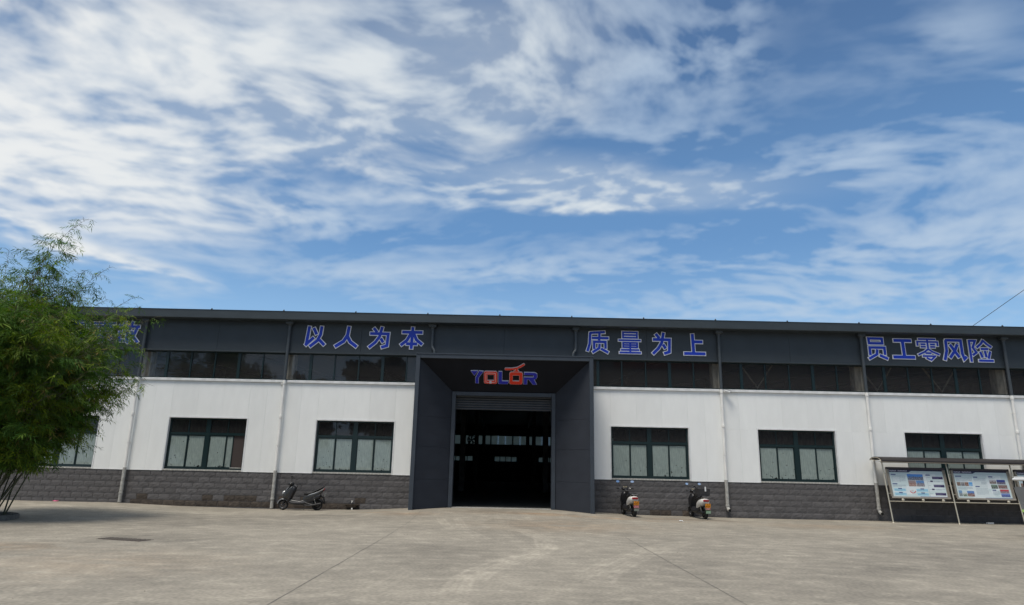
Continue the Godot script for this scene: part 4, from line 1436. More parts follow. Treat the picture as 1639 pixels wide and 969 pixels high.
func fender(x: float, r: float, a0: float, a1: float, half: float, th := 0.012) -> SurfaceTool:
	var st := ns()
	var rings := []
	for i in 13:
		var a := lerpf(a0, a1, i / 12.0)
		var u := Vector3(cos(a), sin(a), 0)
		var at := Vector3(x, 0, 0)
		var c := []
		var w := half * (1.0 - 0.25 * pow(absf(i / 6.0 - 1.0), 2.0))
		for e in [[-1.0, -0.035], [-0.85, 0.0], [0.0, 0.016], [0.85, 0.0], [1.0, -0.035], [0.82, -th], [0.0, 0.016 - th], [-0.82, -th]]:
			c.append(Vector3(x, 0, 0) + u * (r + e[1]) + Vector3(0, 0, e[0] * w))
		rings.append(c)
	skin(st, rings)
	return st

func plate_tex(base: Color, ink: Color, sd: int) -> ImageTexture:
	var im := Image.create(64, 40, false, Image.FORMAT_RGB8)
	im.fill(base)
	var r := RandomNumberGenerator.new()
	r.seed = sd
	for row in 2:
		var n := 2 if row == 0 else 5
		for i in n:
			var cw := 52 / (n + 1) if row == 0 else 9
			var x := 6 + i * (cw + (8 if row == 0 else 2)) + (10 if row == 0 else 0)
			var y := 4 if row == 0 else 19
			var ch := 11 if row == 0 else 16
			for s in 4:
				if r.randf() < 0.5:
					im.fill_rect(Rect2i(x, y + r.randi_range(0, ch - 3), cw, 2), ink)
				else:
					im.fill_rect(Rect2i(x + r.randi_range(0, cw - 3), y, 2, ch), ink)
	return ImageTexture.create_from_image(im)

func plate(t: Node3D, called: String, x: float, y: float, w: float, h: float, lean: float, base: Color, ink: Color, sd: int) -> void:
	var st := ns()
	var c := Vector3(x, y, 0)
	var u := Vector3(lean, 1, 0).normalized()
	var n := Vector3(-u.y, u.x, 0)
	var z := Vector3(0, 0, 1)
	var q := [c - z * w / 2 - u * h / 2, c + z * w / 2 - u * h / 2, c + z * w / 2 + u * h / 2, c - z * w / 2 + u * h / 2]
	quad(st, q[0] + n * 0.004, q[1] + n * 0.004, q[2] + n * 0.004, q[3] + n * 0.004)
	quad(st, q[1], q[0], q[3], q[2])
	for i in 4:
		quad(st, q[i], q[(i + 1) % 4], q[(i + 1) % 4] + n * 0.004, q[i] + n * 0.004)
	var m := mat("%s_%d" % [called, sd], Color.WHITE, 0.4)
	m.albedo_texture = plate_tex(base, ink, sd)
	put(called, st, m, t)

func scooter(label: String, at: Vector3, turn: float, paint: Material, accent: Material, dark: Material, sporty: bool, steer := 0.0) -> Node3D:
	var t := thing("scooter", label, "scooter", at, turn)
	t.rotation.x = 0.0
	var fx := 0.66
	var rx := -0.66
	wheel(t, fx, 0.195, M.alloy, 0.05)
	wheel(t, rx, 0.205, M.black_plastic, 0.105)
	# forks and steering column
	var st := ns()
	for s in [-1.0, 1.0]:
		tube(st, [Vector3(fx, 0.195, 0.075 * s), Vector3(fx - 0.09, 0.50, 0.075 * s)], 0.018, 8)
		tube(st, [Vector3(fx, 0.195, 0.085 * s), Vector3(fx - 0.045, 0.33, 0.085 * s)], 0.026, 8)
	tube(st, [Vector3(fx - 0.09, 0.50, 0.09), Vector3(fx - 0.09, 0.50, -0.09)], 0.022, 8)
	tube(st, [Vector3(fx - 0.09, 0.48, 0), Vector3(fx - 0.23, 0.95, 0)], 0.03, 8)
	put("fork", st, M.black_plastic, t)
	var o := put("front_fender", fender(fx, 0.235, 0.15, 2.75, 0.075), accent, t, Vector3(0, 0.195, 0))
	# front leg shield with its nose
	put("front_fairing", shell_x([[0.66, 0.58, 0.06, 0.06, 2.2, -0.55], [0.63, 0.60, 0.13, 0.11, 2.3, -0.55], [0.57, 0.64, 0.20, 0.145, 2.5, -0.55], [0.50, 0.66, 0.25, 0.165, 2.6, -0.52], [0.43, 0.65, 0.27, 0.16, 2.8, -0.48], [0.37, 0.62, 0.25, 0.13, 2.8, -0.42]], 22), paint if sporty else dark, t)
	put("front_panel", shell_x([[0.695, 0.60, 0.04, 0.05, 2.2, -0.6], [0.665, 0.63, 0.11, 0.10, 2.4, -0.6], [0.60, 0.70, 0.17, 0.135, 2.6, -0.6], [0.55, 0.73, 0.17, 0.135, 2.6, -0.6]], 20), accent, t)
	put("leg_shield", shell_x([[0.40, 0.60, 0.27, 0.165, 3.0, -0.42], [0.36, 0.58, 0.30, 0.18, 3.2, -0.42], [0.32, 0.56, 0.26, 0.15, 3.2, -0.42]], 22), dark, t)
	put("lower_cowl", shell_x([[0.44, 0.37, 0.07, 0.10, 2.6, -0.3], [0.34, 0.31, 0.10, 0.13, 3.0], [0.0, 0.27, 0.085, 0.145, 3.4], [-0.20, 0.32, 0.11, 0.14, 3.0], [-0.38, 0.40, 0.11, 0.13, 2.6], [-0.55, 0.46, 0.08, 0.11, 2.4]]), paint if sporty else dark, t)
	st = ns()
	lathe(st, Vector3(0.70, 0.655, 0), Vector3(0.85, 0.45, 0).normalized(), [[-0.03, 0.075], [0.0, 0.072], [0.02, 0.05], [0.028, 0.01]], 18)
	put("headlight", st, M.clear_lens, t)
	# floor board and belly
	put("footboard", shell_x([[0.42, 0.30, 0.055, 0.13, 3.2], [0.30, 0.27, 0.06, 0.155, 3.6], [0.05, 0.265, 0.06, 0.16, 3.6], [-0.18, 0.28, 0.07, 0.155, 3.4], [-0.30, 0.31, 0.06, 0.12, 3.0]]), dark, t)
	# rear body
	if sporty:
		put("rear_skirt", shell_x([[-0.16, 0.36, 0.10, 0.115, 2.8], [-0.28, 0.39, 0.16, 0.14, 2.8], [-0.46, 0.44, 0.16, 0.145, 2.6], [-0.62, 0.50, 0.13, 0.14, 2.5], [-0.76, 0.55, 0.08, 0.11, 2.4]]), dark, t)
		put("rear_body", shell_x([[-0.120, 0.40, 0.10, 0.12, 2.8], [-0.220, 0.45, 0.13, 0.15, 2.8], [-0.389, 0.52, 0.13, 0.165, 2.6], [-0.559, 0.585, 0.115, 0.16, 2.5], [-0.707, 0.66, 0.10, 0.13, 2.4], [-0.818, 0.74, 0.075, 0.095, 2.3], [-0.885, 0.80, 0.035, 0.06, 2.2]]), paint, t)
		put("seat", shell_x([[-0.120, 0.60, 0.02, 0.06, 2.2], [-0.150, 0.615, 0.055, 0.11, 2.6], [-0.300, 0.625, 0.055, 0.145, 2.6], [-0.463, 0.665, 0.05, 0.14, 2.6], [-0.581, 0.735, 0.045, 0.125, 2.5], [-0.729, 0.81, 0.035, 0.105, 2.4], [-0.862, 0.895, 0.02, 0.07, 2.2], [-0.907, 0.925, 0.008, 0.03, 2.0]]), M.black_plastic, t)
		for s in [-0.818, 1.0]:
			st = ns()
			tube(st, [Vector3(-0.250, 0.54, 0.155 * s), Vector3(-0.411, 0.60, 0.168 * s), Vector3(-0.581, 0.655, 0.158 * s), Vector3(-0.759, 0.735, 0.112 * s)], [0.006, 0.016, 0.014, 0.005], 8)
			put("side_trim", st, M.clear_lens, t)
		put("tail_light", shell_x([[-0.796, 0.755, 0.045, 0.085, 2.4, -0.4], [-0.862, 0.77, 0.055, 0.07, 2.4, -0.4], [-0.903, 0.79, 0.045, 0.035, 2.2, -0.4]]), M.red_lens, t)
		plate(t, "number_plate", -0.945, 0.60, 0.18, 0.12, -0.28, Color(0.75, 0.76, 0.74), Color(0.15, 0.2, 0.15), 5)
	else:
		put("rear_body", shell_x([[-0.100, 0.42, 0.12, 0.11, 2.8], [-0.200, 0.47, 0.16, 0.15, 2.6], [-0.389, 0.55, 0.17, 0.175, 2.5], [-0.559, 0.60, 0.15, 0.18, 2.4], [-0.707, 0.625, 0.125, 0.165, 2.3], [-0.796, 0.64, 0.095, 0.135, 2.2], [-0.840, 0.645, 0.05, 0.08, 2.0]], 24), paint, t)
		put("seat", shell_x([[-0.080, 0.70, 0.02, 0.07, 2.2], [-0.120, 0.72, 0.06, 0.12, 2.6], [-0.315, 0.735, 0.06, 0.15, 2.6], [-0.485, 0.765, 0.065, 0.145, 2.6], [-0.611, 0.80, 0.065, 0.13, 2.5], [-0.692, 0.81, 0.05, 0.105, 2.4], [-0.729, 0.81, 0.02, 0.07, 2.2]]), dark, t)
		put("tail_light", shell_x([[-0.781, 0.66, 0.05, 0.125, 3.2, -0.15], [-0.833, 0.665, 0.045, 0.115, 3.2, -0.15], [-0.859, 0.667, 0.03, 0.09, 3.0, -0.15]]), M.red_lens, t)
		st = ns()
		for s in [-0.818, 1.0]:
			tube(st, [Vector3(-0.596, 0.74, 0.13 * s), Vector3(-0.714, 0.80, 0.13 * s), Vector3(-0.803, 0.80, 0.10 * s)], 0.011, 8)
		tube(st, [Vector3(-0.803, 0.80, -0.10), Vector3(-0.818, 0.80, 0.0), Vector3(-0.803, 0.80, 0.10)], 0.011, 8)
		put("grab_rail", st, M.dull_metal, t)
		for s in [-0.818, 1.0]:
			st = ns()
			tube(st, [Vector3(-0.300, 0.46, 0.158 * s), Vector3(-0.485, 0.50, 0.182 * s), Vector3(-0.685, 0.55, 0.168 * s)], [0.004, 0.014, 0.004], 8)
			put("side_trim", st, M.black_plastic, t)
	# rear fender with flap, swing arm, shock absorbers
	put("rear_fender", fender(rx, 0.25, 0.9, 2.9, 0.085), M.black_plastic, t, Vector3(0, 0.205, 0))
	st = ns()
	quad(st, Vector3(-0.89, 0.50, 0.085), Vector3(-0.89, 0.50, -0.085), Vector3(-0.96, 0.25, -0.08), Vector3(-0.96, 0.25, 0.08))
	quad(st, Vector3(-0.88, 0.50, -0.085), Vector3(-0.88, 0.50, 0.085), Vector3(-0.95, 0.25, 0.08), Vector3(-0.95, 0.25, -0.08))
	tube(st, [Vector3(-0.76, 0.55, 0), Vector3(-0.885, 0.49, 0)], 0.03, 6)
	put("mud_flap", st, M.rubber, t)
	st = ns()
	for s in [-1.0, 1.0]:
		tube(st, [Vector3(-0.22, 0.28, 0.11 * s), Vector3(-0.45, 0.22, 0.115 * s), Vector3(rx, 0.205, 0.085 * s)], [0.04, 0.035, 0.03], 8)
	put("swing_arm", st, M.black_plastic, t)
	st = ns()
	for s in [-1.0, 1.0]:
		var pts := []
		for i in 40:
			var a := i / 39.0
			pts.append(Vector3(rx + 0.02, 0.22, 0.125 * s).lerp(Vector3(rx + 0.12, 0.52, 0.12 * s), a) + Vector3(cos(a * 44.0), 0, sin(a * 44.0)) * 0.02)
		tube(st, pts, 0.006, 5)
	put("shock_absorber", st, M.dull_metal, t)
	st = ns()
	cbox(st, Vector3(-0.55, 0.17, -0.11), Vector3(-0.12, 0.34, 0.11), 0.03)
	tube(st, [Vector3(-0.20, 0.20, -0.17), Vector3(-0.45, 0.19, -0.18), Vector3(-0.85, 0.27, -0.17)], [0.02, 0.035, 0.045], 10)
	put("drive_unit", st, M.black_plastic, t)
	st = ns()
	tube(st, [Vector3(-0.18, 0.22, 0.12), Vector3(-0.12, 0.10, 0.17), Vector3(-0.08, 0.005, 0.21)], 0.012, 6)
	put("side_stand", st, M.dull_metal, t)
	# handlebar group, turned with the steering
	var turn_b := Transform3D(Basis(Vector3.UP, steer), Vector3(0.42, 0, 0))
	var H := func(p: Vector3) -> Vector3: return turn_b * p
	st = ns()
	tube(st, [H.call(Vector3(-0.06, 0.99, -0.34)), H.call(Vector3(0.0, 1.0, -0.16)), H.call(Vector3(0.01, 0.985, 0)), H.call(Vector3(0.0, 1.0, 0.16)), H.call(Vector3(-0.06, 0.99, 0.34))], 0.013, 8)
	var bar := put("handlebar", st, M.dull_metal, t)
	for s in [-1.0, 1.0]:
		st = ns()
		tube(st, [H.call(Vector3(-0.025, 0.995, 0.23 * s)), H.call(Vector3(-0.06, 0.99, 0.345 * s))], 0.02, 8)
		put("grip", st, M.rubber, bar)
		st = ns()
		tube(st, [H.call(Vector3(0.01, 1.0, 0.19 * s)), H.call(Vector3(0.03, 0.985, 0.26 * s)), H.call(Vector3(0.005, 0.975, 0.35 * s))], [0.010, 0.007, 0.006], 6)
		put("brake_lever", st, M.dull_metal, bar)
		st = ns()
		tube(st, [H.call(Vector3(-0.01, 1.0, 0.17 * s)), H.call(Vector3(0.0, 1.12, 0.22 * s)), H.call(Vector3(-0.01, 1.22, 0.27 * s))], 0.006, 6)
		put("mirror_stem", st, M.black_plastic, bar)
		st = ns()
		var c: Vector3 = H.call(Vector3(-0.015, 1.255, 0.285 * s))
		var nn: Vector3 = turn_b.basis * Vector3(-1, 0.30, -0.10 * s).normalized()
		var su := nn.cross(Vector3.UP).normalized()
		var uu := su.cross(nn).normalized()
		var rings := []
		for e in [[-0.034, 0.25], [-0.028, 0.7], [-0.012, 1.0], [0.004, 1.0]]:
			var ring := []
			for j in 18:
				var a := TAU * j / 18
				ring.append(c + nn * e[0] + su * cos(a) * 0.072 * e[1] + uu * sin(a) * 0.046 * e[1])
			rings.append(ring)
		skin(st, rings)
		var hs := put("mirror_shell", st, M.black_plastic, bar)
		st = ns()
		for j in 18:
			var a := TAU * j / 18
			var d := TAU * (j + 1) / 18
			tri(st, c + nn * 0.0055, c + nn * 0.0055 + su * cos(d) * 0.068 + uu * sin(d) * 0.043, c + nn * 0.0055 + su * cos(a) * 0.068 + uu * sin(a) * 0.043)
		put("mirror_glass", st, M.mirror, bar)
	st = ns()
	var pod := []
	for e in [[0.13, 0.97, 0.02, 0.05], [0.09, 0.975, 0.055, 0.11], [0.0, 1.0, 0.07, 0.15], [-0.07, 1.0, 0.055, 0.13], [-0.11, 0.985, 0.025, 0.09]]:
		var ring := []
		for p in ring_x(e[0], e[1], e[2], e[3], 2.5):
			ring.append(H.call(p))
		pod.append(ring)
	skin(st, pod)
	put("instrument_pod", st, dark, t)
	st = ns()
	var q := []
	for e in [[-0.10, 1.035, -0.07], [-0.10, 1.035, 0.07], [0.01, 1.075, 0.07], [0.01, 1.075, -0.07]]:
		q.append(H.call(Vector3(e[0], e[1], e[2])))
	quad(st, q[0], q[1], q[2], q[3])
	put("dial", st, mat("dial_%d" % taken.get("scooter", 0), lin(0.30, 0.26, 0.16), 0.15), t)
	st = ns()
	tube(st, [Vector3(0.20, 0.85, 0), Vector3(0.34, 0.93, 0), Vector3(0.42, 0.97, 0)], [0.07, 0.065, 0.06], 10)
	put("steering_cover", st, dark, t)
	return t

func make_scooters() -> void:
	var grey := mat("graphite_paint", lin(0.022, 0.024, 0.026), 0.28)
	grey.clearcoat_enabled = true
	grey.clearcoat = 0.6
	var silver := mat("silver_paint", lin(0.22, 0.23, 0.24), 0.28, 0.35)
	var white := mat("white_paint", lin(0.72, 0.70, 0.66), 0.28)
	white.clearcoat_enabled = true
	white.clearcoat = 0.5
	var dark_plum := mat("dark_trim", lin(0.020, 0.020, 0.023), 0.4)
	scooter("graphite sport scooter parked side-on along the plinth under the window", Vector3(-10.72, gh(-10.72, 0.72), 0.70), PI - 0.03, grey, silver, dark_plum, true, 0.25)
	var z2 := 0.98
	var s2 := scooter("white backed scooter with two mirrors raised, parked nose to the wall by the portal", Vector3(1.93, gh(1.93, z2), z2), PI / 2 + 0.13, white, silver, dark_plum, false, -0.12)
	plate(s2, "number_plate", -0.955, 0.50, 0.20, 0.14, -0.12, Color(0.86, 0.55, 0.12), Color(0.25, 0.10, 0.02), 21)
	plate(s2, "lower_plate", -0.950, 0.375, 0.20, 0.085, -0.12, Color(0.72, 0.32, 0.36), Color(0.85, 0.8, 0.8), 33)
	plate(s2, "flap_sticker", -0.965, 0.27, 0.18, 0.09, -0.2, Color(0.60, 0.62, 0.58), Color(0.4, 0.42, 0.4), 34)
	var a3 := 1.69
	var at3 := Vector3(4.62, 0, 0.88)
	at3.y = gh(at3.x, at3.z)
	var s3 := scooter("black and white scooter carrying an open black bag, parked before the window's right corner", at3, a3, white, dark_plum, dark_plum, false, 0.2)
	plate(s3, "number_plate", -0.955, 0.50, 0.20, 0.14, -0.12, Color(0.90, 0.58, 0.10), Color(0.30, 0.12, 0.02), 55)
	plate(s3, "lower_plate", -0.950, 0.385, 0.18, 0.07, -0.12, Color(0.70, 0.40, 0.36), Color(0.86, 0.8, 0.78), 56)
	plate(s3, "green_plate", -0.970, 0.27, 0.19, 0.11, -0.2, Color(0.50, 0.66, 0.52), Color(0.8, 0.84, 0.8), 57)
	# the bag on its seat
	var bag := thing("carrier_bag", "open black carrier bag with a white flap standing on the scooter seat", "bag", s3.transform * Vector3(-0.47, 0.83, 0), a3 + 0.15)
	var st := ns()
	for e in [[-0.17, -0.21, -0.155, 0.21], [0.155, -0.21, 0.17, 0.21], [-0.155, -0.21, 0.155, -0.195], [-0.155, 0.195, 0.155, 0.21]]:
		var rows := []
		for j in 6:
			var y := j / 5.0 * 0.27
			var g := 1.0 + 0.10 * j / 5.0 + sin(j * 2.1 + e[0] * 9.0) * 0.02
			rows.append([Vector3(e[0] * g, y, e[1] * g), Vector3(e[2] * g, y, e[1] * g), Vector3(e[2] * g, y, e[3] * g), Vector3(e[0] * g, y, e[3] * g)])
		skin(st, rows)
	box(st, Vector3(-0.16, 0.0, -0.2), Vector3(0.16, 0.012, 0.2))
	put("body", st, mat("bag_black", lin(0.035, 0.034, 0.036), 0.8), bag)
	st = ns()
	tube(st, [Vector3(0.18, 0.26, -0.12), Vector3(0.21, 0.33, -0.16), Vector3(0.20, 0.36, -0.21), Vector3(0.17, 0.34, -0.23)], 0.03, 6)
	put("flap", st, M.bag_black, bag)
	st = ns()
	cbox(st, Vector3(-0.20, 0.17, 0.00), Vector3(-0.185, 0.34, 0.06), 0.006)
	put("label_tag", st, M.white_trim, bag)
	st = ns()
	for s in [-1.0, 1.0]:
		var arc := []
		for i in 9:
			var a := PI * i / 8.0
			arc.append(Vector3(0.18 * s, 0.28 + sin(a) * 0.06, cos(a) * 0.10))
		tube(st, arc, 0.009, 6)
	put("handle", st, M.bag_black, bag)

# ---------------------------------------------------------------- notice board
func poster(kind: int) -> ImageTexture:
	var w := 512
	var h := 256
	var im := Image.create(w, h, false, Image.FORMAT_RGB8)
	im.fill(Color(0.74, 0.80, 0.81))
	var r := RandomNumberGenerator.new()
	r.seed = 70 + kind
	for i in 26:
		im.fill_rect(Rect2i(r.randi_range(0, 420), r.randi_range(30, 240), r.randi_range(40, 190), r.randi_range(10, 60)), Color(0.77, 0.82, 0.83).lerp(Color(0.82, 0.85, 0.86), r.randf()))
	var ink := Color(0.16, 0.14, 0.26)
	im.fill_rect(Rect2i(0, 0, w, 12), ink)
	for y in 14:
		im.fill_rect(Rect2i(0, 12 + y, 215 - y * 2, 1), ink)
	for i in 13:
		if i != 5:
			im.fill_rect(Rect2i(10 + i * 13, 7 + (i % 2), 10, 11), Color(0.80, 0.80, 0.84))
			im.fill_rect(Rect2i(13 + i * 13, 10, 4, 3), ink)
			im.fill_rect(Rect2i(12 + i * 13, 15, 6, 2), ink)
	var para := func(x: int, y: int, ww: int, lines: int, c: Color) -> void:
		for l in lines:
			var xx := x
			while xx < x + ww - (0 if l < lines - 1 else ww / 3):
				var k := r.randi_range(4, 7)
				im.fill_rect(Rect2i(xx, y + l * 7, k, 3), c.lerp(Color(0.72, 0.80, 0.83), r.randf_range(0.2, 0.6)))
				xx += k + 2
	var head := func(x: int, y: int, ww: int) -> void:
		im.fill_rect(Rect2i(x, y, ww, 9), Color(0.13, 0.17, 0.42))
		for i in ww / 9:
			im.fill_rect(Rect2i(x + 2 + i * 9, y + 3, 3, 2), Color(0.6, 0.68, 0.8))
	var photo := func(x: int, y: int, ww: int, hh: int, sky: Color, low: Color) -> void:
		var n := noise(0.07, 3, r.randi_range(1, 900))
		for j in hh:
			for i in ww:
				var v := n.get_noise_2d(x + i, (y + j) * 1.4)
				var c := sky if j < hh * (0.42 + 0.35 * v) else low.lerp(low.lightened(0.4), clampf(v + 0.4, 0.0, 1.0))
				im.set_pixel(x + i, y + j, c.lightened(0.08 * clampf(v, 0.0, 1.0)))
	var txt := Color(0.30, 0.34, 0.42)
	if kind == 0:
		head.call(14, 44, 46); para.call(14, 58, 130, 9, txt); head.call(14, 132, 46); para.call(14, 145, 120, 3, txt)
		photo.call(168, 42, 150, 58, Color(0.30, 0.52, 0.80), Color(0.28, 0.31, 0.38))
		photo.call(168, 102, 72, 56, Color(0.56, 0.50, 0.50), Color(0.50, 0.38, 0.34)); photo.call(243, 102, 75, 56, Color(0.34, 0.50, 0.70), Color(0.42, 0.40, 0.42))
		for e in [[60, 182], [60, 220], [270, 182], [270, 220]]:
			im.fill_rect(Rect2i(e[0] - 40, e[1] - 2, 110, 26), Color(0.58, 0.76, 0.84))
			head.call(e[0], e[1] - 6, 34); para.call(e[0] - 34, e[1] + 7, 98, 2, txt)
		for a in 90:
			var t := PI * (0.05 + 0.9 * a / 89.0)
			im.fill_rect(Rect2i(192 + int(cos(t) * 25), 196 + int(sin(t) * 22), 5, 5), Color(0.72, 0.12, 0.16))
		para.call(180, 192, 26, 2, Color(0.6, 0.2, 0.25))
		head.call(345, 44, 42)
		for i in 5:
			para.call(356, 70 + i * 38, 34, 1, txt)
			im.fill_rect(Rect2i(350, 64 + i * 38, 1, 34), txt)
			im.fill_rect(Rect2i(404 if i % 2 == 0 else 380, 62 + i * 38, 100 if i % 2 == 0 else 24, 24 if i % 2 == 0 else 13), Color(0.19, 0.14, 0.30))
			if i % 2 == 0:
				para.call(410, 68 + i * 38, 84, 2, Color(0.5, 0.46, 0.6))
			else:
				para.call(410, 64 + i * 38, 90, 2, txt)
	else:
		head.call(14, 48, 58); para.call(14, 62, 150, 6, txt); head.call(184, 54, 40); para.call(184, 66, 110, 8, txt)
		for i in 4:
			photo.call(14 + i * 38, 108, 35, 36, [Color(0.5, 0.42, 0.38), Color(0.55, 0.55, 0.55), Color(0.55, 0.42, 0.36), Color(0.35, 0.62, 0.85)][i], [Color(0.35, 0.28, 0.24), Color(0.32, 0.32, 0.34), Color(0.42, 0.30, 0.24), Color(0.40, 0.60, 0.78)][i])
		para.call(14, 152, 140, 4, txt)
		photo.call(14, 186, 32, 56, Color(0.42, 0.56, 0.70), Color(0.40, 0.44, 0.46)); photo.call(50, 206, 40, 36, Color(0.70, 0.72, 0.70), Color(0.36, 0.42, 0.36)); photo.call(94, 190, 66, 52, Color(0.34, 0.48, 0.70), Color(0.42, 0.30, 0.26))
		im.fill_rect(Rect2i(180, 92, 124, 150), Color(0.78, 0.82, 0.83))
		for i in 9:
			im.fill_rect(Rect2i(184, 100 + i * 15, 116, 1), Color(0.6, 0.65, 0.68))
		head.call(186, 142, 40); para.call(186, 160, 110, 9, Color(0.5, 0.54, 0.58)); para.call(250, 100, 50, 4, txt)
		head.call(330, 48, 40); para.call(330, 60, 60, 2, txt)
		photo.call(330, 80, 64, 38, Color(0.66, 0.66, 0.68), Color(0.38, 0.32, 0.30)); photo.call(400, 80, 80, 42, Color(0.16, 0.22, 0.52), Color(0.30, 0.28, 0.36))
		photo.call(336, 126, 62, 38, Color(0.45, 0.52, 0.46), Color(0.22, 0.27, 0.24)); photo.call(404, 128, 84, 34, Color(0.50, 0.42, 0.40), Color(0.38, 0.26, 0.24))
		head.call(340, 174, 34); para.call(340, 186, 62, 6, txt)
		photo.call(410, 170, 84, 36, Color(0.70, 0.25, 0.28), Color(0.42, 0.36, 0.40)); photo.call(412, 208, 84, 34, Color(0.42, 0.50, 0.72), Color(0.20, 0.26, 0.48))
	im.fill_rect(Rect2i(w / 2, h - 5, w / 2, 5), Color(0.20, 0.26, 0.50))
	return ImageTexture.create_from_image(im)

func make_board() -> void:
	var t := thing("notice_board", "stainless framed notice board of leaning poster panels under a dark canopy", "notice board", Vector3(15.7, 0, 0))
	var z_at := func(y: float) -> float: return 1.10 - 0.16 * y
	var X := func(x: float, y: float, o := 0.0) -> Vector3: return Vector3(x - 15.7, y + o * 0.16, z_at.call(y) + o)
	for x in [11.95, 14.47, 16.98, 19.5]:
		var st := ns()
		tube(st, [X.call(x, gh(x, 1.1) - 0.02, 0.06), X.call(x, 2.36, 0.06)], 0.024, 12)
		lathe(st, X.call(x, gh(x, 1.1), 0.06), Vector3.UP, [[0, 0.06], [0.012, 0.055], [0.02, 0.03]], 14)
		var p := put("post", st, M.stainless, t)
		# ties from post to panel
		st = ns()
		for y in [1.05, 1.80]:
			tube(st, [X.call(x, y, 0.055), X.call(x + 0.3, y, -0.02)], 0.012, 6)
		put("tie", st, M.stainless, p)
	var frame_top := mat("frame_brown", lin(0.060, 0.045, 0.042), 0.4, 0.4)
	for i in 3:
		var x0: float = [12.10, 14.62, 17.12][i]
		var x1 := x0 + 2.28
		var y0 := 0.89
		var y1 := 2.02
		var st := ns()
		# three stepped mouldings at each side, plain rails above and below
		for k in 3:
			for e in [[x0 + k * 0.03, x0 + k * 0.03 + 0.026], [x1 - k * 0.03 - 0.026, x1 - k * 0.03]]:
				skin(st, [[X.call(e[0], y0, -0.04), X.call(e[1], y0, -0.04), X.call(e[1], y0, 0.045 - k * 0.012), X.call(e[0], y0, 0.045 - k * 0.012)], [X.call(e[0], y1, -0.04), X.call(e[1], y1, -0.04), X.call(e[1], y1, 0.045 - k * 0.012), X.call(e[0], y1, 0.045 - k * 0.012)]])
		var fr := put("panel_frame", st, M.stainless_dull, t)
		var bar := func(ya: float, yb: float, za: float, zb: float) -> SurfaceTool:
			var s := ns()
			var c := [X.call(x0, ya, zb), X.call(x1, ya, zb), X.call(x1, yb, zb), X.call(x0, yb, zb)]
			var d := [X.call(x0, ya, za), X.call(x1, ya, za), X.call(x1, yb, za), X.call(x0, yb, za)]
			quad(s, c[0], c[1], c[2], c[3])
			quad(s, d[1], d[0], d[3], d[2])
			for k in 4:
				quad(s, d[k], d[(k + 1) % 4], c[(k + 1) % 4], c[k])
			return s
		put("bottom_rail", bar.call(y0 - 0.01, y0 + 0.05, -0.05, 0.05), M.stainless_dull, fr)
		put("top_rail", bar.call(y1 - 0.06, y1 + 0.02, -0.05, 0.052), frame_top, fr)
		put("back_sheet", bar.call(y0 + 0.02, y1 - 0.02, -0.035, -0.025), M.stainless_dull, fr)
		st = ns()
		var a := X.call(x0 + 0.09, y0 + 0.05, 0.0) as Vector3
		var b := X.call(x1 - 0.09, y0 + 0.05, 0.0) as Vector3
		var c := X.call(x1 - 0.09, y1 - 0.06, 0.0) as Vector3
		var d := X.call(x0 + 0.09, y1 - 0.06, 0.0) as Vector3
		quad(st, a, b, c, d)
		var pm := mat("poster_%d" % i, Color.WHITE, 0.35)
		pm.albedo_texture = poster(mini(i, 1))
		put("poster", st, pm, fr)
		for k in 3:
			st = ns()
			var at: Vector3 = X.call(x0 + 0.42 + k * 0.78, 0.825, 0.03)
			lathe(st, at, Vector3(0, 0.16, 1).normalized(), [[-0.02, 0.03], [-0.015, 0.052], [0.0, 0.056], [0.012, 0.046], [0.012, 0.026], [0.02, 0.018]], 16)
			put("rosette", st, M.stainless, t)
	var st := ns()
	for y in [0.755]:
		tube(st, [X.call(11.95, y, 0.06), X.call(19.5, y, 0.06)], 0.016, 8)
	put("rail", st, M.stainless, t)
	# barrel canopy
	st = ns()
	var prof := []
	for i in 15:
		var a := lerpf(-0.25, PI * 0.86, i / 14.0)
		prof.append(Vector2(0.62 + cos(a) * 0.46, 2.27 + sin(a) * 0.17))
	var rings := []
	for x in [11.80, 20.0]:
		var ring := []
		for p in prof:
			ring.append(Vector3(x - 15.7, p.y, p.x))
		for i in prof.size():
			var p: Vector2 = prof[prof.size() - 1 - i]
			ring.append(Vector3(x - 15.7, p.y - 0.022, 0.62 + (p.x - 0.62) * 0.95))
		rings.append(ring)
	skin(st, rings, false)
	var can := put("canopy", st, mat("canopy_brown", lin(0.016, 0.012, 0.011), 0.6), t)
	for x in [11.80, 14.47, 16.98, 19.5]:
		st = ns()
		var pts := []
		for p in prof:
			pts.append(Vector3(x - 15.7, p.y - 0.03, 0.62 + (p.x - 0.62) * 0.93))
		tube(st, pts, 0.016, 6)
		tube(st, [pts[1], pts[13]], 0.012, 6)
		put("canopy_rib", st, M.stainless_dull, can)
	st = ns()
	tube(st, [Vector3(11.80 - 15.7, prof[0].y, prof[0].x), Vector3(20.0 - 15.7, prof[0].y, prof[0].x)], 0.012, 6)
	put("canopy_edge", st, M.stainless_dull, can)

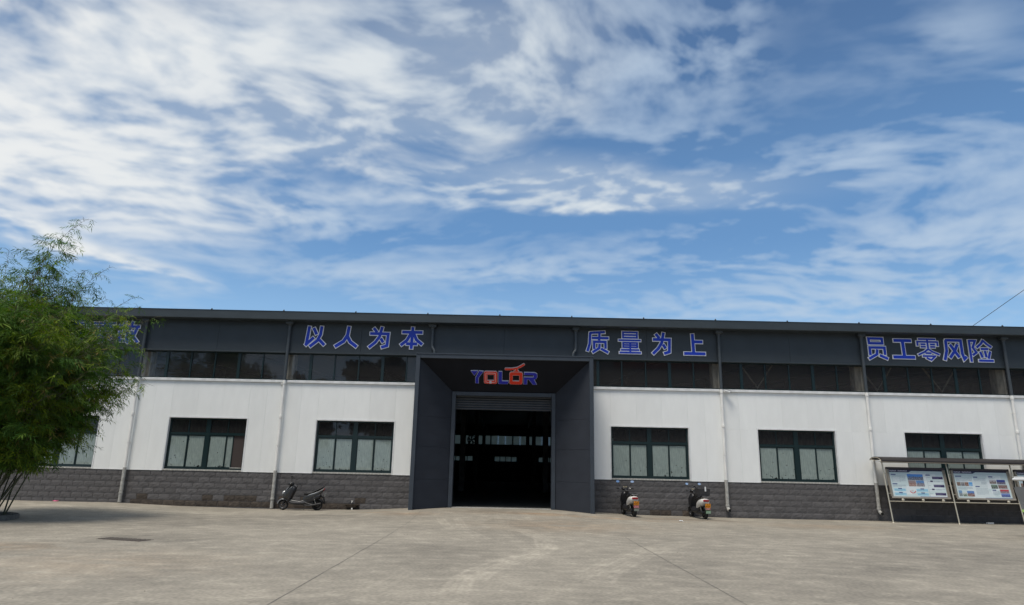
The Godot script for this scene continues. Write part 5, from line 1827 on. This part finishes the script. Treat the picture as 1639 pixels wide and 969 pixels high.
# ---------------------------------------------------------------- covered tricycle cut off by the right edge of the photograph
func make_trike() -> void:
	var t := thing("covered_tricycle", "grey covered tricycle with white roof and lime reflective band at the right edge", "tricycle", Vector3(12.46, 0, 7.5))
	t.scale = Vector3(1.0, 0.89, 1.0)
	var grey := mat("trike_grey", lin(0.26, 0.27, 0.28), 0.35)
	var slate := mat("trike_slate", lin(0.085, 0.10, 0.125), 0.5)
	var st := ns()
	# body: leans away under the window line
	var rows := []
	for e in [[0.84, 0.16, 0.48], [1.15, 0.12, 0.50], [1.45, 0.06, 0.52], [1.62, 0.03, 0.51]]:
		rows.append([Vector3(e[1], e[0], e[2]), Vector3(e[1] + 2.0, e[0], e[2]), Vector3(e[1] + 2.0, e[0], -e[2]), Vector3(e[1], e[0], -e[2])])
	for i in 3:
		for k in 4:
			quad(st, rows[i][k], rows[i][(k + 1) % 4], rows[i + 1][(k + 1) % 4], rows[i + 1][k])
	put("body", st, grey, t)
	st = ns()
	tube(st, [Vector3(0.0, 1.62, 0.50), Vector3(0.25, 1.30, 0.515), Vector3(0.6, 0.98, 0.51)], 0.03, 8)
	tube(st, [Vector3(0.0, 1.62, 0.50), Vector3(2.0, 1.62, 0.50)], 0.025, 8)
	put("body_rail", st, M.clear_lens, t)
	st = ns()
	cbox(st, Vector3(0.15, 0.40, -0.46), Vector3(2.1, 0.835, 0.46), 0.03)
	put("lower_panel", st, slate, t)
	st = ns()
	cbox(st, Vector3(0.135, 0.80, -0.475), Vector3(2.11, 0.885, 0.475), 0.006)
	put("reflective_band", st, mat("lime_band", lin(0.50, 0.75, 0.22), 0.4), t)
	st = ns()
	cbox(st, Vector3(0.0, 1.82, -0.52), Vector3(2.3, 1.90, 0.52), 0.03)
	cbox(st, Vector3(0.05, 1.90, -0.50), Vector3(2.2, 1.95, 0.50), 0.02)
	put("roof", st, M.white_trim, t)
	for x in [0.03, 0.33, 1.2, 1.95]:
		for s in [-1.0, 1.0]:
			st = ns()
			tube(st, [Vector3(x, 1.60, 0.47 * s), Vector3(x + 0.01, 1.83, 0.49 * s)], 0.022, 6)
			put("pillar", st, M.black_plastic, t)
	st = ns()
	box(st, Vector3(0.4, 1.0, -0.4), Vector3(0.5, 1.75, 0.4))
	put("seat_back", st, M.black_plastic, t)
	st = ns()
	tube(st, [Vector3(-0.06, 0.26, 0.48), Vector3(0.0, 0.35, 0.48), Vector3(0.16, 0.38, 0.46), Vector3(1.9, 0.38, 0.46)], [0.012, 0.035, 0.04, 0.04], 8)
	put("bumper", st, M.black_plastic, t)
	st = ns()
	cbox(st, Vector3(0.17, 0.16, -0.42), Vector3(1.9, 0.36, 0.42), 0.02)
	put("chassis", st, mat("maroon", lin(0.10, 0.022, 0.025), 0.5), t)
	st = ns()
	cbox(st, Vector3(0.14, 0.20, 0.24), Vector3(0.20, 0.30, 0.43), 0.01)
	put("tail_light", st, M.red_lens, t)
	for e in [[0.52, 0.42], [0.52, -0.42], [1.85, 0.0]]:
		st = ns()
		lathe(st, Vector3(e[0], 0.22, e[1]), Vector3.BACK, [[-0.05, 0.12], [-0.06, 0.19], [-0.03, 0.22], [0.03, 0.22], [0.06, 0.19], [0.05, 0.12], [-0.05, 0.12]], 24, false)
		var w := put("wheel", st, M.rubber, t)
		st = ns()
		lathe(st, Vector3(e[0], 0.22, e[1]), Vector3.BACK, [[-0.04, 0.13], [-0.02, 0.03], [0.02, 0.03], [0.04, 0.13]], 16)
		put("rim", st, M.dull_metal, w)

# ---------------------------------------------------------------- small things
func security_camera(label: String, at: Vector3, turn: float) -> void:
	var t := thing("security_camera", label, "camera", at, turn)
	var st := ns()
	lathe(st, Vector3.ZERO, Vector3.BACK, [[0, 0.045], [0.015, 0.045], [0.02, 0.03]], 14)
	tube(st, [Vector3(0, 0, 0.015), Vector3(0, -0.03, 0.07), Vector3(0, 0.0, 0.12)], 0.016, 8)
	put("bracket", st, M.white_pipe, t)
	st = ns()
	var d := Vector3(0.45, -0.30, 0.84).normalized()
	lathe(st, Vector3(-0.04, 0.06, 0.05), d, [[0, 0.045], [0.01, 0.052], [0.24, 0.052], [0.25, 0.046]], 16)
	put("housing", st, M.white_trim, t)
	st = ns()
	lathe(st, Vector3(-0.04, 0.06, 0.05) + d * 0.249, d, [[0, 0.045], [0.004, 0.02], [0.006, 0.005]], 16)
	put("lens", st, M.black_plastic, t)
	st = ns()
	var o := Vector3(-0.04, 0.06, 0.05)
	var s := d.cross(Vector3.UP).normalized()
	var u := s.cross(d)
	quad(st, o + u * 0.058 - s * 0.058 - d * 0.0, o + u * 0.058 - s * 0.058 + d * 0.30, o + u * 0.058 + s * 0.058 + d * 0.30, o + u * 0.058 + s * 0.058)
	put("hood", st, M.white_trim, t)

func scrap(called: String, label: String, category: String, at: Vector3, size: float, m: Material, sd: int) -> void:
	var r := RandomNumberGenerator.new()
	r.seed = sd
	var st := ns()
	var n := 5
	var g := []
	for j in n:
		var row := []
		for i in n:
			row.append(Vector3((i / 4.0 - 0.5) * size + r.randf_range(-0.1, 0.1) * size, r.randf_range(0.004, 0.35) * size * (1.0 if (i + j) % 2 == 0 else 0.3), (j / 4.0 - 0.5) * size * 0.8 + r.randf_range(-0.1, 0.1) * size))
		g.append(row)
	for j in n - 1:
		for i in n - 1:
			tri(st, g[j + 1][i], g[j + 1][i + 1], g[j][i + 1])
			tri(st, g[j + 1][i], g[j][i + 1], g[j][i])
	var o := put(numbered(called), st, m, self, at)
	o.set_meta("label", label)
	o.set_meta("category", category)

func make_small_things() -> void:
	security_camera("white bullet camera beside the drainpipe right of the two rear-facing scooters", Vector3(6.16, 4.93, 0.085), 0.5)
	security_camera("small dark-faced camera under the ledge by the drainpipe above the sport scooter", Vector3(-12.12, 4.88, 0.085), -2.4)
	# wall tap over a small dark basin
	var t := thing("wall_basin", "small dark basin with tap and white waste pipe low on the plinth", "basin", Vector3(-8.87, gh(-8.87, 0.1), 0.02))
	var st := ns()
	var rows := []
	for e in [[0.08, 0.13, 0.16], [0.20, 0.26, 0.24]]:
		rows.append([Vector3(-e[1], e[0], 0.0), Vector3(e[1], e[0], 0.0), Vector3(e[1], e[0], e[2]), Vector3(-e[1], e[0], e[2])])
	for e in [[0.20, 0.23, 0.21], [0.11, 0.11, 0.14]]:
		rows.append([Vector3(-e[1], e[0], 0.02), Vector3(e[1], e[0], 0.02), Vector3(e[1], e[0], e[2]), Vector3(-e[1], e[0], e[2])])
	for i in 3:
		for k in 4:
			quad(st, rows[i][k], rows[i][(k + 1) % 4], rows[i + 1][(k + 1) % 4], rows[i + 1][k])
	quad(st, rows[3][0], rows[3][3], rows[3][2], rows[3][1])
	quad(st, rows[0][0], rows[0][1], rows[0][2], rows[0][3])
	put("bowl", st, M.stained_block_0, t)
	st = ns()
	tube(st, [Vector3(0.02, 0.11, 0.10), Vector3(0.03, 0.05, 0.14), Vector3(0.05, 0.0, 0.19)], 0.032, 10)
	put("waste_pipe", st, M.white_pipe, t)
	st = ns()
	tube(st, [Vector3(0, 0.30, 0.0), Vector3(0, 0.30, 0.06), Vector3(0, 0.26, 0.09)], 0.012, 8)
	tube(st, [Vector3(-0.03, 0.33, 0.045), Vector3(0.03, 0.33, 0.045)], 0.008, 6)
	put("tap", st, M.white_pipe, t)
	# cast iron cover in the yard
	var at := Vector3(-10.95, gh(-10.95, 12.5), 12.52)
	var mh := thing("drain_cover", "rusty iron drain cover sunk in the yard near the bamboo", "drain cover", at, -0.30)
	st = ns()
	box(st, Vector3(-0.58, -0.02, -0.20), Vector3(0.58, 0.004, 0.20))
	put("frame", st, worn(mat("rusty_iron", lin(0.15, 0.125, 0.105), 0.9), noise_tex(0.06, 0.5, 1.0, 71), Vector3(2, 2, 2)), mh)
	for i in 9:
		st = ns()
		cbox(st, Vector3(-0.56 + i * 0.125, 0.0, -0.17), Vector3(-0.56 + i * 0.125 + 0.09, 0.012, 0.17), 0.004)
		put("grate_bar", st, M.rusty_iron, mh)
	scrap("pink_scrap", "bright pink crumpled scrap by the plinth beside the bamboo", "litter", Vector3(-20.4, gh(-20.4, 0.35) + 0.01, 0.32), 0.16, mat("pink", lin(0.72, 0.16, 0.30), 0.7), 4)
	scrap("paper_scrap", "crumpled white paper lying in front of the scooter with the black bag", "litter", Vector3(3.38, gh(3.38, 3.13) + 0.006, 3.13), 0.13, M.white_trim, 9)
	scrap("paper_scrap", "tiny white paper crumb just before the larger crumpled paper", "litter", Vector3(3.36, gh(3.36, 3.5) + 0.004, 3.50), 0.05, M.white_trim, 10)
	var box_o := ns()
	cbox(box_o, Vector3(-0.13, 0, -0.05), Vector3(0.13, 0.06, 0.05), 0.008)
	var o := put("foam_block", box_o, M.white_pipe, self, Vector3(16.08, gh(16.08, 0.5), 0.52))
	o.rotation.y = 0.1
	o.set_meta("label", "short white foam block on the ground under the notice board")
	o.set_meta("category", "foam block")
	# dry leaves and grit blown about the yard
	st = ns()
	for i in 260:
		var x := rng.randf_range(-18, 16)
		var z := rng.randf_range(0.3, 20)
		var p := Vector3(x, gh(x, z) + 0.006, z)
		var a := rng.randf() * TAU
		var s := rng.randf_range(0.006, 0.022)
		var u := Vector3(cos(a), 0.25, sin(a)) * s
		var v := Vector3(-sin(a), 0, cos(a)) * s * 0.6
		tri(st, p - u * 0.4, p + u + v, p + u - v)
	var grit := put("fallen_leaves", st, mat("dry_leaf", lin(0.10, 0.075, 0.05), 0.9), self)
	grit.set_meta("kind", "stuff")
	grit.set_meta("label", "dry leaves and grit scattered over the concrete yard")
	grit.set_meta("category", "fallen leaves")
	# service cable rising from the roof at the right
	st = ns()
	var pts := []
	for i in 21:
		var k := i / 20.0
		pts.append(Vector3(lerpf(19.3, 46.0, k), lerpf(8.35, 26.9, k) - sin(k * PI) * 0.25, lerpf(-5.0, -5.2, k)))
	tube(st, pts, 0.014, 6)
	var w := put("overhead_cable", st, M.black_plastic, self)
	w.set_meta("label", "thin black cable rising into the sky from the roof at right")
	w.set_meta("category", "cable")
